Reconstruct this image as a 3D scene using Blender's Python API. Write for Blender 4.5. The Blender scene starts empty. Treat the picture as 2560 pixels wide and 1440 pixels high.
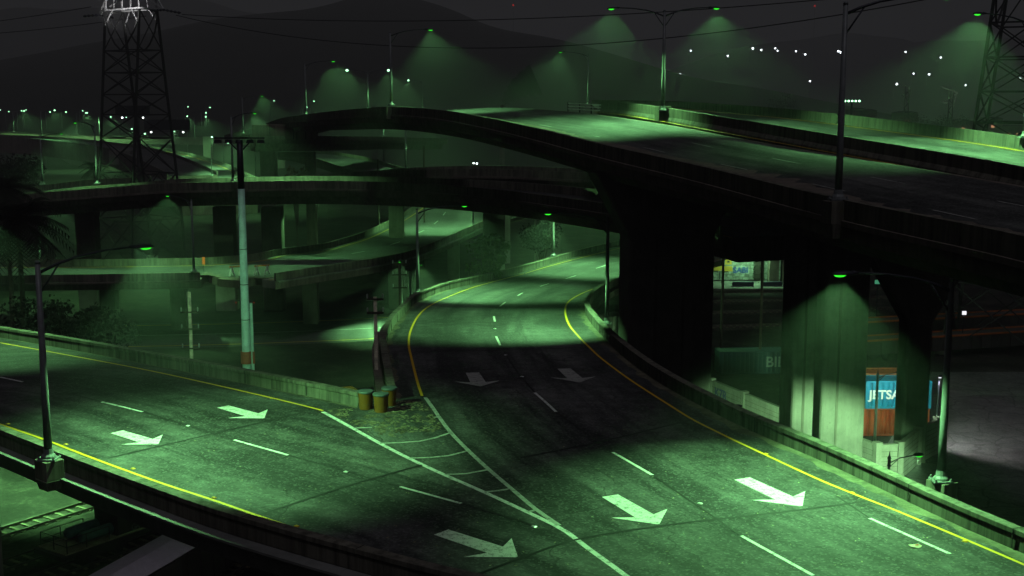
import bpy, bmesh, math, random
from mathutils import Vector, Matrix, noise
from mathutils.geometry import delaunay_2d_cdt
random.seed(7)
R = math.radians
SC = bpy.context.scene
COL = SC.collection

# ------------------------------------------------------------------ camera
F, TH, CH = 3090.0, R(8.65), 17.0
S_, C_ = math.sin(TH), math.cos(TH)
cam = bpy.data.cameras.new("camera"); camo = bpy.data.objects.new("camera", cam); COL.objects.link(camo)
cam.sensor_width = 36; cam.lens = 36*F/2560; cam.clip_start = .5; cam.clip_end = 9000
camo.location = (0, 0, CH); camo.rotation_euler = (R(90)-TH, 0, 0)
SC.camera = camo
# ------------------------------------------------------------------ night sky, moonlit cloud glow, exposure
wd = bpy.data.worlds.new("World"); SC.world = wd; wd.use_nodes = True
nt = wd.node_tree; bg = nt.nodes['Background']
sky = nt.nodes.new('ShaderNodeTexSky'); sky.sky_type = 'NISHITA'; sky.sun_disc = False
sky.sun_elevation = R(63); sky.sun_rotation = R(165)
hs = nt.nodes.new('ShaderNodeHueSaturation'); hs.inputs['Saturation'].default_value = 0.06
nt.links.new(sky.outputs[0], hs.inputs['Color']); 
gt = nt.nodes.new('ShaderNodeTexCoord'); gs = nt.nodes.new('ShaderNodeSeparateXYZ'); nt.links.new(gt.outputs['Generated'], gs.inputs[0])
gm_ = nt.nodes.new('ShaderNodeMapRange'); gm_.inputs[1].default_value = 0.0; gm_.inputs[2].default_value = .5; gm_.inputs[3].default_value = .52; gm_.inputs[4].default_value = 1.5
nt.links.new(gs.outputs[2], gm_.inputs[0])          # cloud glow: dim at the horizon, brighter overhead
vm = nt.nodes.new('ShaderNodeVectorMath'); vm.operation = 'SCALE'; nt.links.new(hs.outputs[0], vm.inputs[0]); nt.links.new(gm_.outputs[0], vm.inputs['Scale'])
nt.links.new(vm.outputs[0], bg.inputs[0])
bg.inputs[1].default_value = 0.0027
sl = bpy.data.lights.new("moon", 'SUN'); so = bpy.data.objects.new("moon", sl); COL.objects.link(so)
sl.energy = 0.22; sl.angle = R(6); sl.color = (.97, .95, 1.06)
so.rotation_euler = (R(26), R(8), 0)
SC.view_settings.view_transform = 'Standard'; SC.view_settings.look = 'None'
SC.view_settings.exposure = 0; SC.view_settings.gamma = 1; SC.view_settings.use_curve_mapping = False
cy = SC.cycles
cy.use_denoising = True; cy.volume_bounces = 0; cy.max_bounces = 4; cy.diffuse_bounces = 0; cy.glossy_bounces = 1
cy.transparent_max_bounces = 6; cy.sample_clamp_indirect = 3; cy.use_light_tree = True
cy.caustics_reflective = False; cy.caustics_refractive = False

# ------------------------------------------------------------------ pixel -> place helpers (photo is 2560 x 1440)
def ray(u, v):
    x = (u-1280)/F; w = (v-720)/F
    return Vector((x, C_-w*S_, -(S_+w*C_)))
def W(u, v, z):
    d = ray(u, v); return Vector((0, 0, CH)) + d*((z-CH)/d.z)
def D(u, v, y):
    d = ray(u, v); return Vector((0, 0, CH)) + d*(y/d.y)
def zf(y):                      # the fall of the merging ramps away from the camera
    t = y-66
    return 0.0 if t <= 0 else (-0.058*t*t/(t+6) if t < 90 else -0.058*90*90/96 - .03*(t-90))
def G(u, v, dz=0.0):            # point on the ramp surface
    d = ray(u, v); y = 60.0
    for _ in range(40):
        p = W(u, v, zf(y)+dz)
        y = .5*y+.5*max(5, min(p.y, 400)) if p.y > 0 else 300
    p = D(u, v, y); p.z = zf(p.y)+dz
    return p
GZ = -14.0                      # yard level

# ------------------------------------------------------------------ mesh helpers
class MB:
    def __init__(s): s.v = []; s.f = []; s.m = []; s.cm = 0
    def add(s, vs, fs):
        o = len(s.v); s.v += [tuple(p) for p in vs]
        s.f += [tuple(i+o for i in f) for f in fs]; s.m += [s.cm]*len(fs)
        return s
    def box(s, c, size, rz=0.0, taper=1.0):
        cx, cy_, cz = c; hx, hy, hz = size[0]/2, size[1]/2, size[2]/2
        co, si = math.cos(rz), math.sin(rz); vs = []
        for z, t in ((-hz, 1), (hz, taper)):
            for x, y in ((-hx, -hy), (hx, -hy), (hx, hy), (-hx, hy)):
                vs.append((cx+(x*co-y*si)*t, cy_+(x*si+y*co)*t, cz+z))
        return s.add(vs, [(3, 2, 1, 0), (4, 5, 6, 7), (0, 1, 5, 4), (1, 2, 6, 5), (2, 3, 7, 6), (3, 0, 4, 7)])
    def tube(s, pts, rad, n=8, cap=True):
        pts = [Vector(p) for p in pts]
        if not isinstance(rad, (list, tuple)): rad = [rad]*len(pts)
        vs = []; fs = []
        for i, p in enumerate(pts):
            t = (pts[min(i+1, len(pts)-1)]-pts[max(i-1, 0)]).normalized()
            a = Vector((0, 0, 1)) if abs(t.z) < .9 else Vector((1, 0, 0))
            x = t.cross(a).normalized(); y = t.cross(x).normalized()
            for k in range(n):
                q = 2*math.pi*k/n + (math.pi/4 if n == 4 else 0)
                vs.append(p + (x*math.cos(q)+y*math.sin(q))*rad[i])
        for i in range(len(pts)-1):
            for k in range(n):
                a = i*n+k; b = i*n+(k+1) % n
                fs.append((a, b, b+n, a+n))
        if cap:
            fs.append(tuple(range(n))); fs.append(tuple(reversed(range((len(pts)-1)*n, len(pts)*n))))
        return s.add(vs, fs)
    def bar(s, a, b, w): return s.tube([a, b], w*.7071, 4)
    def sweep(s, path, prof, cap=True, close=True):
        n = len(prof); vs = []; fs = []
        for i, p in enumerate(path):
            t = path[min(i+1, len(path)-1)]-path[max(i-1, 0)]; t = Vector((t.x, t.y, 0)).normalized()
            nn = Vector((t.y, -t.x, 0))
            for o, z in prof: vs.append(p+nn*o+Vector((0, 0, z)))
        m = n if close else n-1
        for i in range(len(path)-1):
            for k in range(m):
                a = i*n+k; b = i*n+(k+1) % n
                fs.append((a, a+n, b+n, b))
        if cap and close:
            fs.append(tuple(reversed(range(n)))); fs.append(tuple(range((len(path)-1)*n, len(path)*n)))
        return s.add(vs, fs)
    def lathe(s, prof, c=(0, 0, 0), n=20):
        vs = []; fs = []
        for r, z in prof:
            for k in range(n):
                q = 2*math.pi*k/n; vs.append((c[0]+r*math.cos(q), c[1]+r*math.sin(q), c[2]+z))
        for i in range(len(prof)-1):
            for k in range(n):
                a = i*n+k; b = i*n+(k+1) % n; fs.append((a, b, b+n, a+n))
        fs.append(tuple(reversed(range(n)))); fs.append(tuple(range((len(prof)-1)*n, len(prof)*n)))
        return s.add(vs, fs)
    def blob(s, c, r, n=10, m=6, zlo=-1, zhi=1):
        vs = []; fs = []
        for j in range(m+1):
            z = zlo+(zhi-zlo)*j/m; z = max(-.995, min(.995, z)); q = math.sqrt(1-z*z)
            for k in range(n):
                a = 2*math.pi*k/n; vs.append((c[0]+r[0]*q*math.cos(a), c[1]+r[1]*q*math.sin(a), c[2]+r[2]*z))
        for j in range(m):
            for k in range(n):
                a = j*n+k; b = j*n+(k+1) % n; fs.append((a, b, b+n, a+n))
        fs.append(tuple(reversed(range(n)))); fs.append(tuple(range(m*n, (m+1)*n)))
        return s.add(vs, fs)
    def mesh(s, name, mats, smooth=False):
        me = bpy.data.meshes.new(name); me.from_pydata(s.v, [], s.f)
        for m in (mats if isinstance(mats, (list, tuple)) else [mats]): me.materials.append(m)
        for p, k in zip(me.polygons, s.m): p.material_index = k; p.use_smooth = smooth
        bm = bmesh.new(); bm.from_mesh(me); bmesh.ops.recalc_face_normals(bm, faces=bm.faces); bm.to_mesh(me); bm.free()
        return me
    def obj(s, name, mats, parent=None, smooth=False, bevel=0):
        o = bpy.data.objects.new(name, s.mesh(name, mats, smooth)); COL.objects.link(o)
        if parent: o.parent = parent
        if bevel:
            b = o.modifiers.new('bevel', 'BEVEL'); b.width = bevel; b.segments = 2; b.limit_method = 'ANGLE'
        return o
def tag(o, label, cat, group=None, kind=None):
    o['label'] = label; o['category'] = cat
    if group: o['group'] = group
    if kind: o['kind'] = kind
    return o
def structure(o): o['kind'] = 'structure'; return o
def empty(name, loc=(0, 0, 0), rz=0.0):
    o = bpy.data.objects.new(name, None); COL.objects.link(o); o.location = loc; o.rotation_euler = (0, 0, rz)
    o.empty_display_size = .3; return o
def copy_tree(o, parent=None):
    c = o.copy(); COL.objects.link(c); c.parent = parent
    for ch in o.children: copy_tree(ch, c)
    return c
def smooth_path(pts, n=8):
    pts = [Vector(p) for p in pts]; out = []
    P = [pts[0]*2-pts[1]]+pts+[pts[-1]*2-pts[-2]]
    for i in range(1, len(P)-2):
        a, b, c, d = P[i-1:i+3]
        for k in range(n):
            t = k/n
            out.append(.5*((2*b)+(c-a)*t+(2*a-5*b+4*c-d)*t*t+(3*b-a-3*c+d)*t**3))
    out.append(pts[-1]); return out
def resample(path, step):
    out = [path[0]]; acc = 0.0
    for a, b in zip(path, path[1:]):
        L = (b-a).length
        while acc+L >= step:
            t = (step-acc)/L; a = a.lerp(b, t); out.append(a.copy()); L = (b-a).length; acc = 0.0
        acc += L
    if (out[-1]-path[-1]).length > step*.2: out.append(path[-1])
    return out
def offset(path, o, dz=0.0):
    out = []
    for i, p in enumerate(path):
        t = path[min(i+1, len(path)-1)]-path[max(i-1, 0)]; t = Vector((t.x, t.y, 0)).normalized()
        out.append(p+Vector((t.y, -t.x, 0))*o+Vector((0, 0, dz)))
    return out
def text_part(name, body, size, loc, rot, mat, parent, ext=.01, align='LEFT', sx=1.0, bold=.03):
    cu = bpy.data.curves.new(name, 'FONT'); cu.body = body; cu.size = size; cu.extrude = ext; cu.align_x = align; cu.offset = size*bold
    t = bpy.data.objects.new(name+"_t", cu); COL.objects.link(t); bpy.context.view_layer.update()
    me = bpy.data.meshes.new_from_object(t.evaluated_get(bpy.context.evaluated_depsgraph_get()))
    bpy.data.objects.remove(t); me.materials.clear(); me.materials.append(mat); me.name = name
    o = bpy.data.objects.new(name, me); COL.objects.link(o); o.location = loc; o.rotation_euler = rot; o.scale = (sx, 1, 1); o.parent = parent
    return o

# ------------------------------------------------------------------ materials
def mat(name): 
    m = bpy.data.materials.new(name); m.use_nodes = True
    return m, m.node_tree, m.node_tree.nodes['Principled BSDF']
def nd(t, typ, **kw):
    n = t.nodes.new(typ)
    for k, v in kw.items():
        if hasattr(n, k): setattr(n, k, v)
        else: n.inputs[k.replace('_', ' ')].default_value = v
    return n
def coords(t, scale=(1, 1, 1), kind='Object'):
    tc = t.nodes.new('ShaderNodeTexCoord'); mp = t.nodes.new('ShaderNodeMapping'); mp.inputs['Scale'].default_value = scale
    t.links.new(tc.outputs[kind], mp.inputs[0]); return mp.outputs[0]
def noise_(t, vec, scale, detail=4, rough=.6):
    n = t.nodes.new('ShaderNodeTexNoise'); n.inputs['Scale'].default_value = scale; n.inputs['Detail'].default_value = detail
    n.inputs['Roughness'].default_value = rough; t.links.new(vec, n.inputs['Vector']); return n.outputs['Fac']
def ramp(t, fac, stops):
    r = t.nodes.new('ShaderNodeValToRGB'); e = r.color_ramp.elements
    while len(e) < len(stops): e.new(.5)
    for k, (p, c) in zip(e, stops): k.position = p; k.color = (*c, 1) if len(c) == 3 else c
    t.links.new(fac, r.inputs[0]); return r.outputs[0]
def mixc(t, fac, a, b, mode='MIX'):
    m = t.nodes.new('ShaderNodeMix'); m.data_type = 'RGBA'; m.blend_type = mode
    for s, x in ((0, fac), (6, a), (7, b)):
        if isinstance(x, (int, float)): m.inputs[s].default_value = x
        elif isinstance(x, tuple): m.inputs[s].default_value = (*x, 1)
        else: t.links.new(x, m.inputs[s])
    return m.outputs[2]
def mth(t, op, a, b=0.0, c=0.0):
    m = t.nodes.new('ShaderNodeMath'); m.operation = op
    for i, x in enumerate((a, b, c)):
        if isinstance(x, (int, float)): m.inputs[i].default_value = x
        else: t.links.new(x, m.inputs[i])
    return m.outputs[0]
def bump(t, b, h, s=.3, d=.02):
    n = t.nodes.new('ShaderNodeBump'); n.inputs['Strength'].default_value = s; n.inputs['Distance'].default_value = d
    t.links.new(h, n.inputs['Height']); t.links.new(n.outputs[0], b.inputs['Normal'])
def g3(v, tint=(1, 1, 1)): return tuple(v*c for c in tint)

def m_asphalt(name, lo=.030, hi=.105, lanes=False, cracks=(.16, .004, .5)):
    m, t, b = mat(name); v = coords(t)
    big = noise_(t, v, .11, 5, .62); mid = noise_(t, v, .9, 6, .7); fine = noise_(t, v, 9, 3, .8)
    f = mth(t, 'ADD', mth(t, 'MULTIPLY', big, .55), mth(t, 'MULTIPLY', mid, .45))
    c = ramp(t, f, [(.38, g3(lo)), (.50, g3((lo+hi)/2)), (.61, g3(hi))])
    if lanes:
        at = t.nodes.new('ShaderNodeAttribute'); at.attribute_name = 'lane'
        w = mth(t, 'SINE', mth(t, 'MULTIPLY', at.outputs['Fac'], 2*math.pi/3.3))
        w = mth(t, 'MULTIPLY', mth(t, 'ADD', w, 1.0), .5)
        al = t.nodes.new('ShaderNodeAttribute'); al.attribute_name = 'along'
        cx = t.nodes.new('ShaderNodeCombineXYZ'); t.links.new(mth(t, 'MULTIPLY', at.outputs['Fac'], 1.1), cx.inputs[0]); t.links.new(mth(t, 'MULTIPLY', al.outputs['Fac'], .075), cx.inputs[1])
        streak = noise_(t, cx.outputs[0], 1.0, 6, .62)
        st2 = noise_(t, cx.outputs[0], 3.1, 5, .6)
        w = mth(t, 'MULTIPLY', w, mth(t, 'ADD', .35, st2))
        k = mth(t, 'ADD', mth(t, 'MULTIPLY', w, mth(t, 'MULTIPLY', mth(t, 'SUBTRACT', streak, .36), 4.5)), mth(t, 'MULTIPLY', mth(t, 'SUBTRACT', streak, .55), 3.0))
        cb = t.nodes.new('ShaderNodeCombineXYZ'); t.links.new(mth(t, 'MULTIPLY', at.outputs['Fac'], .42), cb.inputs[0]); t.links.new(mth(t, 'MULTIPLY', al.outputs['Fac'], .045), cb.inputs[1]); cb.inputs[2].default_value = 4.2
        brd = noise_(t, cb.outputs[0], 1.0, 5, .6)
        c = mixc(t, 1.0, c, ramp(t, brd, [(.38, (.34, .34, .36)), (.5, (.95, .95, .95)), (.62, (1.35, 1.35, 1.3))]), 'MULTIPLY')
        k2 = t.nodes.new('ShaderNodeClamp'); t.links.new(k, k2.inputs[0])
        c = mixc(t, mth(t, 'MULTIPLY', k2.outputs[0], .82), c, (.015, .015, .017))
    vo = t.nodes.new('ShaderNodeTexVoronoi'); vo.feature = 'F1'; vo.inputs['Scale'].default_value = 11; t.links.new(v, vo.inputs['Vector'])
    wn = t.nodes.new('ShaderNodeSeparateColor'); t.links.new(vo.outputs['Color'], wn.inputs[0])
    sp = ramp(t, wn.outputs[0], [(.0, (0, 0, 0)), (.72, (0, 0, 0)), (.95, (1, 1, 1))])
    dt = ramp(t, wn.outputs[1], [(.0, (0, 0, 0)), (.75, (0, 0, 0)), (.95, (1, 1, 1))])
    c = mixc(t, mth(t, 'MULTIPLY', sp, .22), c, (.30, .30, .29))
    c = mixc(t, mth(t, 'MULTIPLY', dt, .45), c, (.012, .012, .013))
    # cracks
    v2 = t.nodes.new('ShaderNodeTexVoronoi'); v2.feature = 'DISTANCE_TO_EDGE'; v2.inputs['Scale'].default_value = cracks[0]
    wp = t.nodes.new('ShaderNodeVectorMath'); wp.operation = 'ADD'
    nz = t.nodes.new('ShaderNodeTexNoise'); nz.inputs['Scale'].default_value = .8; nz.inputs['Detail'].default_value = 5; t.links.new(v, nz.inputs['Vector'])
    t.links.new(v, wp.inputs[0]); t.links.new(nz.outputs['Color'], wp.inputs[1]); t.links.new(wp.outputs[0], v2.inputs['Vector'])
    ck = mth(t, 'MULTIPLY', mth(t, 'LESS_THAN', v2.outputs['Distance'], cracks[1]), mth(t, 'GREATER_THAN', big, cracks[2]))
    c = mixc(t, mth(t, 'MULTIPLY', ck, .6), c, (.012, .012, .012))
    t.links.new(c, b.inputs['Base Color']); b.inputs['Roughness'].default_value = .8
    b.inputs['Specular IOR Level'].default_value = .35
    bump(t, b, mth(t, 'ADD', fine, mth(t, 'MULTIPLY', wn.outputs[2], .6)), .5, .02)
    return m
def m_concrete(name, col=(.30, .28, .25), dirt=.55, vs=(1, 1, 1)):
    m, t, b = mat(name); v = coords(t)
    big = noise_(t, v, .35, 6, .65)
    st = noise_(t, coords(t, (1.6, 1.6, .09)), 1.4, 6, .7)
    c = ramp(t, big, [(.3, g3(.62, col)), (.55, col), (.75, g3(1.2, col))])
    s = ramp(t, st, [(.36, (1, 1, 1)), (.58, (0, 0, 0))])
    c = mixc(t, mth(t, 'MULTIPLY', s, dirt), c, g3(.22, col))
    sp = noise_(t, v, 5, 5, .75)
    c = mixc(t, ramp(t, sp, [(.60, (0, 0, 0)), (.72, (1, 1, 1))]), c, g3(.45, col))
    t.links.new(c, b.inputs['Base Color']); b.inputs['Roughness'].default_value = .88
    b.inputs['Specular IOR Level'].default_value = .25
    bump(t, b, sp, .25, .03)
    return m
def m_paint(name, col, wear=.35, rough=.7, scale=3.0):
    m, t, b = mat(name); v = coords(t)
    n = noise_(t, v, scale, 7, .75); n2 = noise_(t, v, scale*7, 3, .7)
    f = ramp(t, mth(t, 'ADD', mth(t, 'MULTIPLY', n, .7), mth(t, 'MULTIPLY', n2, .3)), [(.50, (0, 0, 0)), (.60, (1, 1, 1))])
    c = mixc(t, mth(t, 'MULTIPLY', f, wear), col, (.06, .06, .06))
    t.links.new(c, b.inputs['Base Color']); b.inputs['Roughness'].default_value = rough
    return m
def m_metal(name, col, rough=.5, metal=.0, var=.3):
    m, t, b = mat(name); v = coords(t)
    n = noise_(t, v, 2.2, 6, .7)
    c = ramp(t, n, [(.35, g3(1-var, col)), (.65, g3(1+var*.5, col))])
    t.links.new(c, b.inputs['Base Color']); b.inputs['Roughness'].default_value = rough; b.inputs['Metallic'].default_value = metal
    return m
def m_emit(name, col, s):
    m, t, b = mat(name); b.inputs['Base Color'].default_value = (.02, .02, .02, 1)
    b.inputs['Emission Color'].default_value = (*col, 1); b.inputs['Emission Strength'].default_value = s
    return m
def m_ground(name, c1, c2, c3, sc=.08):
    m, t, b = mat(name); v = coords(t)
    n = noise_(t, v, sc, 7, .68); n2 = noise_(t, v, 2.2, 6, .75)
    c = ramp(t, mth(t, 'ADD', mth(t, 'MULTIPLY', n, .6), mth(t, 'MULTIPLY', n2, .4)), [(.36, c1), (.5, c2), (.66, c3)])
    t.links.new(c, b.inputs['Base Color']); b.inputs['Roughness'].default_value = .95; b.inputs['Specular IOR Level'].default_value = .15
    bump(t, b, n2, .5, .08); return m
def m_leaf(name, a, c):
    m, t, b = mat(name)
    oi = t.nodes.new('ShaderNodeTexCoord'); n = noise_(t, oi.outputs['Object'], 1.3, 4, .7)
    t.links.new(ramp(t, n, [(.35, a), (.65, c)]), b.inputs['Base Color']); b.inputs['Roughness'].default_value = .65
    b.inputs['Specular IOR Level'].default_value = .25
    return m
ASPH = m_asphalt('worn_asphalt', .018, .118, lanes=True)
ASPH2 = m_asphalt('overpass_asphalt', .035, .10); ASPH3 = m_asphalt('streaked_asphalt', .022, .115, lanes=True)
def lane_attr(o, lane, along):
    me = o.data; a = me.attributes.new('lane', 'FLOAT', 'POINT'); a.data.foreach_set('value', lane); a = me.attributes.new('along', 'FLOAT', 'POINT'); a.data.foreach_set('value', along)
CONC = m_concrete('parapet_concrete', (.20, .185, .15), .85)
CONCD = m_concrete('girder_concrete', (.21, .175, .15), .5)
CONCP = m_concrete('pier_concrete', (.24, .23, .20), .18)
CONCB = m_concrete('brown_concrete', (.22, .17, .14), .5)
WHITE = m_paint('white_road_paint', (.70, .70, .68), .8)
WHITED = m_paint('worn_white_paint', (.42, .42, .40), .8)
YELLOW = m_paint('yellow_road_paint', (.80, .46, .008), .25)
TAR = m_paint('tar_joint', (.008, .008, .009), .05)
POLE = m_metal('grey_painted_pole', (.19, .20, .21), .45, .0, .25)
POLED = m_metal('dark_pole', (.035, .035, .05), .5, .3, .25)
STEEL = m_metal('dark_galvanised_steel', (.045, .045, .045), .6, .4, .3)
STEELW = m_metal('bright_galvanised_steel', (.62, .62, .62), .5, .2, .3)
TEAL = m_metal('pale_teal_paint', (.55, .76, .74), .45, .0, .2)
RUSTB = m_paint('red_brown_band', (.42, .10, .05), .3)
WOOD = m_metal('lit_tone_timber', (.68, .62, .46), .85, 0, .5)  # timber made paler, carrying lamplight that misses the poles
WOODD = m_metal('dark_timber', (.06, .045, .035), .85, 0, .4)
LENS = m_emit('green_lamp_lens', (.04, 1.0, .03), 1.1)
LENSF = m_emit('far_lamp_glow', (.42, 1.0, .55), 5.0)
LENSFW = m_emit('far_white_glow', (.85, .95, 1.0), 8.0)
GLASSW = m_emit('lit_window_warm', (1.0, .5, .25), .55)
GLASSP = m_emit('white_work_light', (.95, .93, 1.0), 1.2)
SIGNG = m_emit('lit_teal_panel', (.08, .42, .22), .6)
REDL = m_emit('red_beacon', (1.0, .03, .02), .9); REDS = m_emit('small_red_lamp', (1.0, .04, .02), .3)

# ================================================================== ground, hills
gm = m_ground('yard_ground', (.005, .0048, .004), (.020, .019, .016), (.075, .07, .055), .22)
b = MB(); X = [-4200, -1500, -500, -200, -80, 0, 80, 200, 500, 1500, 4200]; Y = [-200, 0, 50, 120, 220, 400, 800, 1500, 3200, 6000]
vs = [(x, y, GZ) for y in Y for x in X]; n = len(X)
b.add(vs, [(j*n+i, j*n+i+1, (j+1)*n+i+1, (j+1)*n+i) for j in range(len(Y)-1) for i in range(n-1)])
structure(b.obj('ground', gm))
HILLM = m_ground('hillside_scrub', (.010, .011, .009), (.018, .018, .014), (.03, .03, .024), .012)
def hill(name, prof, y0, front, back):
    path = smooth_path([D(u, v, y0) for u, v in prof], 10)
    b = MB(); rows = 15; n = len(path); vs = []
    for j in range(rows):
        t = j/(rows-1)*2-1
        for i, p in enumerate(path):
            s = math.cos(t*math.pi/2)**1.25
            y = p.y + (t*front if t < 0 else t*back)
            h = (p.z-GZ)*s*(1 if abs(t) < .02 else 1+.16*noise.noise((p.x*.006, y*.006, 3)))
            if abs(t) < .02: h += 2.2*noise.noise((p.x*.03, 0, 5))+1.2*noise.noise((p.x*.11, 0, 9))
            vs.append((p.x, y, GZ-.5+h))
    b.add(vs, [(j*n+i, j*n+i+1, (j+1)*n+i+1, (j+1)*n+i) for j in range(rows-1) for i in range(n-1)])
    return structure(b.obj(name, HILLM, smooth=True))
hill('hill', [(-700, 300), (-300, 268), (0, 225), (130, 175), (350, 122), (560, 78), (700, 45), (800, 27), (900, 17), (990, 13), (1080, 20), (1150, 36), (1230, 68), (1330, 100), (1430, 130), (1530, 155), (1650, 182), (1800, 215), (1950, 252), (2120, 292)], 1500, 900, 600)
hill('hill', [(-900, 160), (-500, 90), (0, 40), (300, 12), (450, 3), (600, 27), (760, 55), (900, 110), (1100, 200)], 2500, 600, 500)
hill('hill', [(1300, 300), (1500, 230), (1700, 165), (1850, 118), (2050, 98), (2300, 105), (2600, 92), (3000, 60), (3500, 120)], 2700, 700, 500)

# ================================================================== merging ramps in the foreground
gl = lambda L, dz=0.0: [G(*p) if len(p) == 3 else G(p[0], p[1], dz) for p in L]
LEDGE = smooth_path(gl([(1600, 1640), (1300, 1550), (1050, 1490), (860, 1437), (700, 1391), (504, 1330), (330, 1265), (158, 1197), (0, 1131), (-160, 1064)]), 6)
NEAR = offset(LEDGE, 1.02)                          # inner foot of the near-left parapet
FARL = smooth_path(gl([(-160, 817), (0, 844), (197, 878), (400, 917), (590, 954), (760, 989), (867, 1012), (897, 1018)]), 6)
INN = smooth_path(gl([(988, 1000), (976, 940), (968, 900), (966, 860), (984, 816), (1015, 782), (1038, 759), (1085, 737), (1129, 722), (1200, 706), (1320, 676), (1455, 637), (1520, 621), (1640, 596), (1760, 575)]), 6)
RIGHT = smooth_path(gl([(1800, 632, .8), (1640, 664, .8), (1564, 688, .8), (1518, 704, .8), (1484, 722, .8), (1466, 745, .8), (1463, 783, 0), (1478, 809, 0), (1508, 843, 0), (1559, 890, 0), (1620, 937, 0), (1700, 987, 0), (1800, 1040, 0), (1902, 1088, 0), (2036, 1145, 0), (2170, 1207, 0), (2372, 1303, 0), (2560, 1385, 0), (2800, 1490, 0), (3100, 1640, 0)]), 6)
for P in (LEDGE, NEAR, FARL, INN, RIGHT):
    for p in P: p.z = zf(p.y)
YN = smooth_path(gl([(-120, 1018), (0, 1061), (111, 1099), (235, 1147), (403, 1208), (537, 1252), (672, 1299), (860, 1362), (958, 1397), (1050, 1438), (1250, 1530)]), 6)
YF = smooth_path(gl([(-120, 836), (0, 857), (197, 893), (380, 928), (562, 968), (700, 1000), (808, 1027)]), 6)
YL = smooth_path(gl([(1640, 600), (1502, 632), (1354, 671), (1216, 709), (1159, 727), (1092, 755), (1052, 782), (1028, 823), (1022, 860), (1028, 893), (1037, 930), (1045, 960), (1055, 990)]), 6)
YR = smooth_path(gl([(1760, 648), (1640, 672), (1560, 697), (1490, 720), (1448, 737), (1421, 755), (1413, 776), (1421, 809), (1448, 843), (1475, 870), (1508, 900), (1586, 957), (1700, 1030), (1801, 1084), (1915, 1138), (2070, 1209), (2258, 1284), (2560, 1412), (2800, 1520)]), 6)
WA = smooth_path(gl([(807, 1030), (882, 1071), (950, 1109), (1022, 1146), (1110, 1187), (1211, 1231), (1319, 1281), (1398, 1319), (1434, 1343), (1467, 1369), (1565, 1440), (1680, 1530)]), 4)
WB = smooth_path(gl([(1063, 994), (1097, 1042), (1127, 1082), (1171, 1127), (1222, 1174), (1277, 1221), (1340, 1274), (1398, 1314)]), 4)
def dist_path(p, path):
    best = 1e9; acc = 0.0; along = 0.0
    for a, c in zip(path, path[1:]):
        e = c-a; L2 = e.x*e.x+e.y*e.y
        t = max(0, min(1, ((p.x-a.x)*e.x+(p.y-a.y)*e.y)/L2)) if L2 else 0
        d = math.hypot(p.x-a.x-e.x*t, p.y-a.y-e.y*t)
        if d < best: best = d; along = acc+t*math.sqrt(L2)
        acc += math.sqrt(L2)
    return best, along
outline = FARL+[G(940, 1006)]+INN+RIGHT+[Vector((40, 22, 0)), Vector((22, 22, 0))]+NEAR
outline2 = [Vector((p.x, p.y)) for p in outline]
def inside(x, y, poly):
    c = False; j = len(poly)-1
    for i in range(len(poly)):
        a, d = poly[i], poly[j]
        if (a.y > y) != (d.y > y) and x < (d.x-a.x)*(y-a.y)/(d.y-a.y)+a.x: c = not c
        j = i
    return c
pts = list(outline2); no = len(pts)
xs = [p.x for p in pts]; ys = [p.y for p in pts]
y = min(ys)
while y < max(ys):
    st = 1.7 if y < 90 else 3.2
    x = min(xs)
    while x < max(xs):
        q = (x+random.uniform(-.2, .2), y+random.uniform(-.2, .2))
        if inside(q[0], q[1], outline2): pts.append(Vector(q))
        x += st
    y += st
wi = [p for p in WA if inside(p.x, p.y, outline2)]; w0 = len(pts); pts += [Vector((p.x, p.y)) for p in wi]
vo, eo, fo, *_ = delaunay_2d_cdt(pts, [(i, (i+1) % no) for i in range(no)]+[(w0+i, w0+i+1) for i in range(len(wi)-1)], [], 1, 1e-4)
me = bpy.data.meshes.new('road'); me.from_pydata([(p.x, p.y, zf(p.y)) for p in vo], [], [tuple(f) for f in fo])
me.attributes.new('lane', 'FLOAT', 'CORNER'); me.attributes.new('along', 'FLOAT', 'CORNER'); at = me.attributes['lane']; at2 = me.attributes['along']
dY = [(dist_path(Vector((p.x, p.y, 0)), YN), dist_path(Vector((p.x, p.y, 0)), YR)) for p in vo]
def left_of_gore(c):
    best = None
    for a, d in zip(WA, WA[1:]):
        e = d-a; t = max(0, min(1, ((c.x-a.x)*e.x+(c.y-a.y)*e.y)/(e.x*e.x+e.y*e.y)))
        h = math.hypot(c.x-a.x-e.x*t, c.y-a.y-e.y*t)
        if best is None or h < best[0]: best = (h, e.x*(c.y-a.y)-e.y*(c.x-a.x))
    return best[1] < 0
for pl_ in me.polygons:
    lf = left_of_gore(pl_.center)
    for li in pl_.loop_indices:
        q = dY[me.loops[li].vertex_index]; q = q[0] if lf else q[1]
        at.data[li].value = q[0]; at2.data[li].value = q[1]+(0 if lf else 300)
me.materials.append(ASPH)
bm = bmesh.new(); bm.from_mesh(me); bmesh.ops.recalc_face_normals(bm, faces=bm.faces)
if sum(f.normal.z for f in bm.faces) < 0: bmesh.ops.reverse_faces(bm, faces=bm.faces)
bm.to_mesh(me); bm.free()
road = bpy.data.objects.new('road', me); COL.objects.link(road); structure(road)
def line(name, path, w, m, dz=.004, parent=None):
    path = resample(path, 1.0)
    if parent is None:
        path = [Vector((p.x, p.y, zf(p.y))) for p in path]
    b = MB(); b.sweep(path, [(-w/2, dz+.008), (w/2, dz+.008)], cap=False, close=False)
    return b.obj(name, m, parent or road)
SHOULD = m_asphalt('dusty_shoulder', .07, .16)
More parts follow.
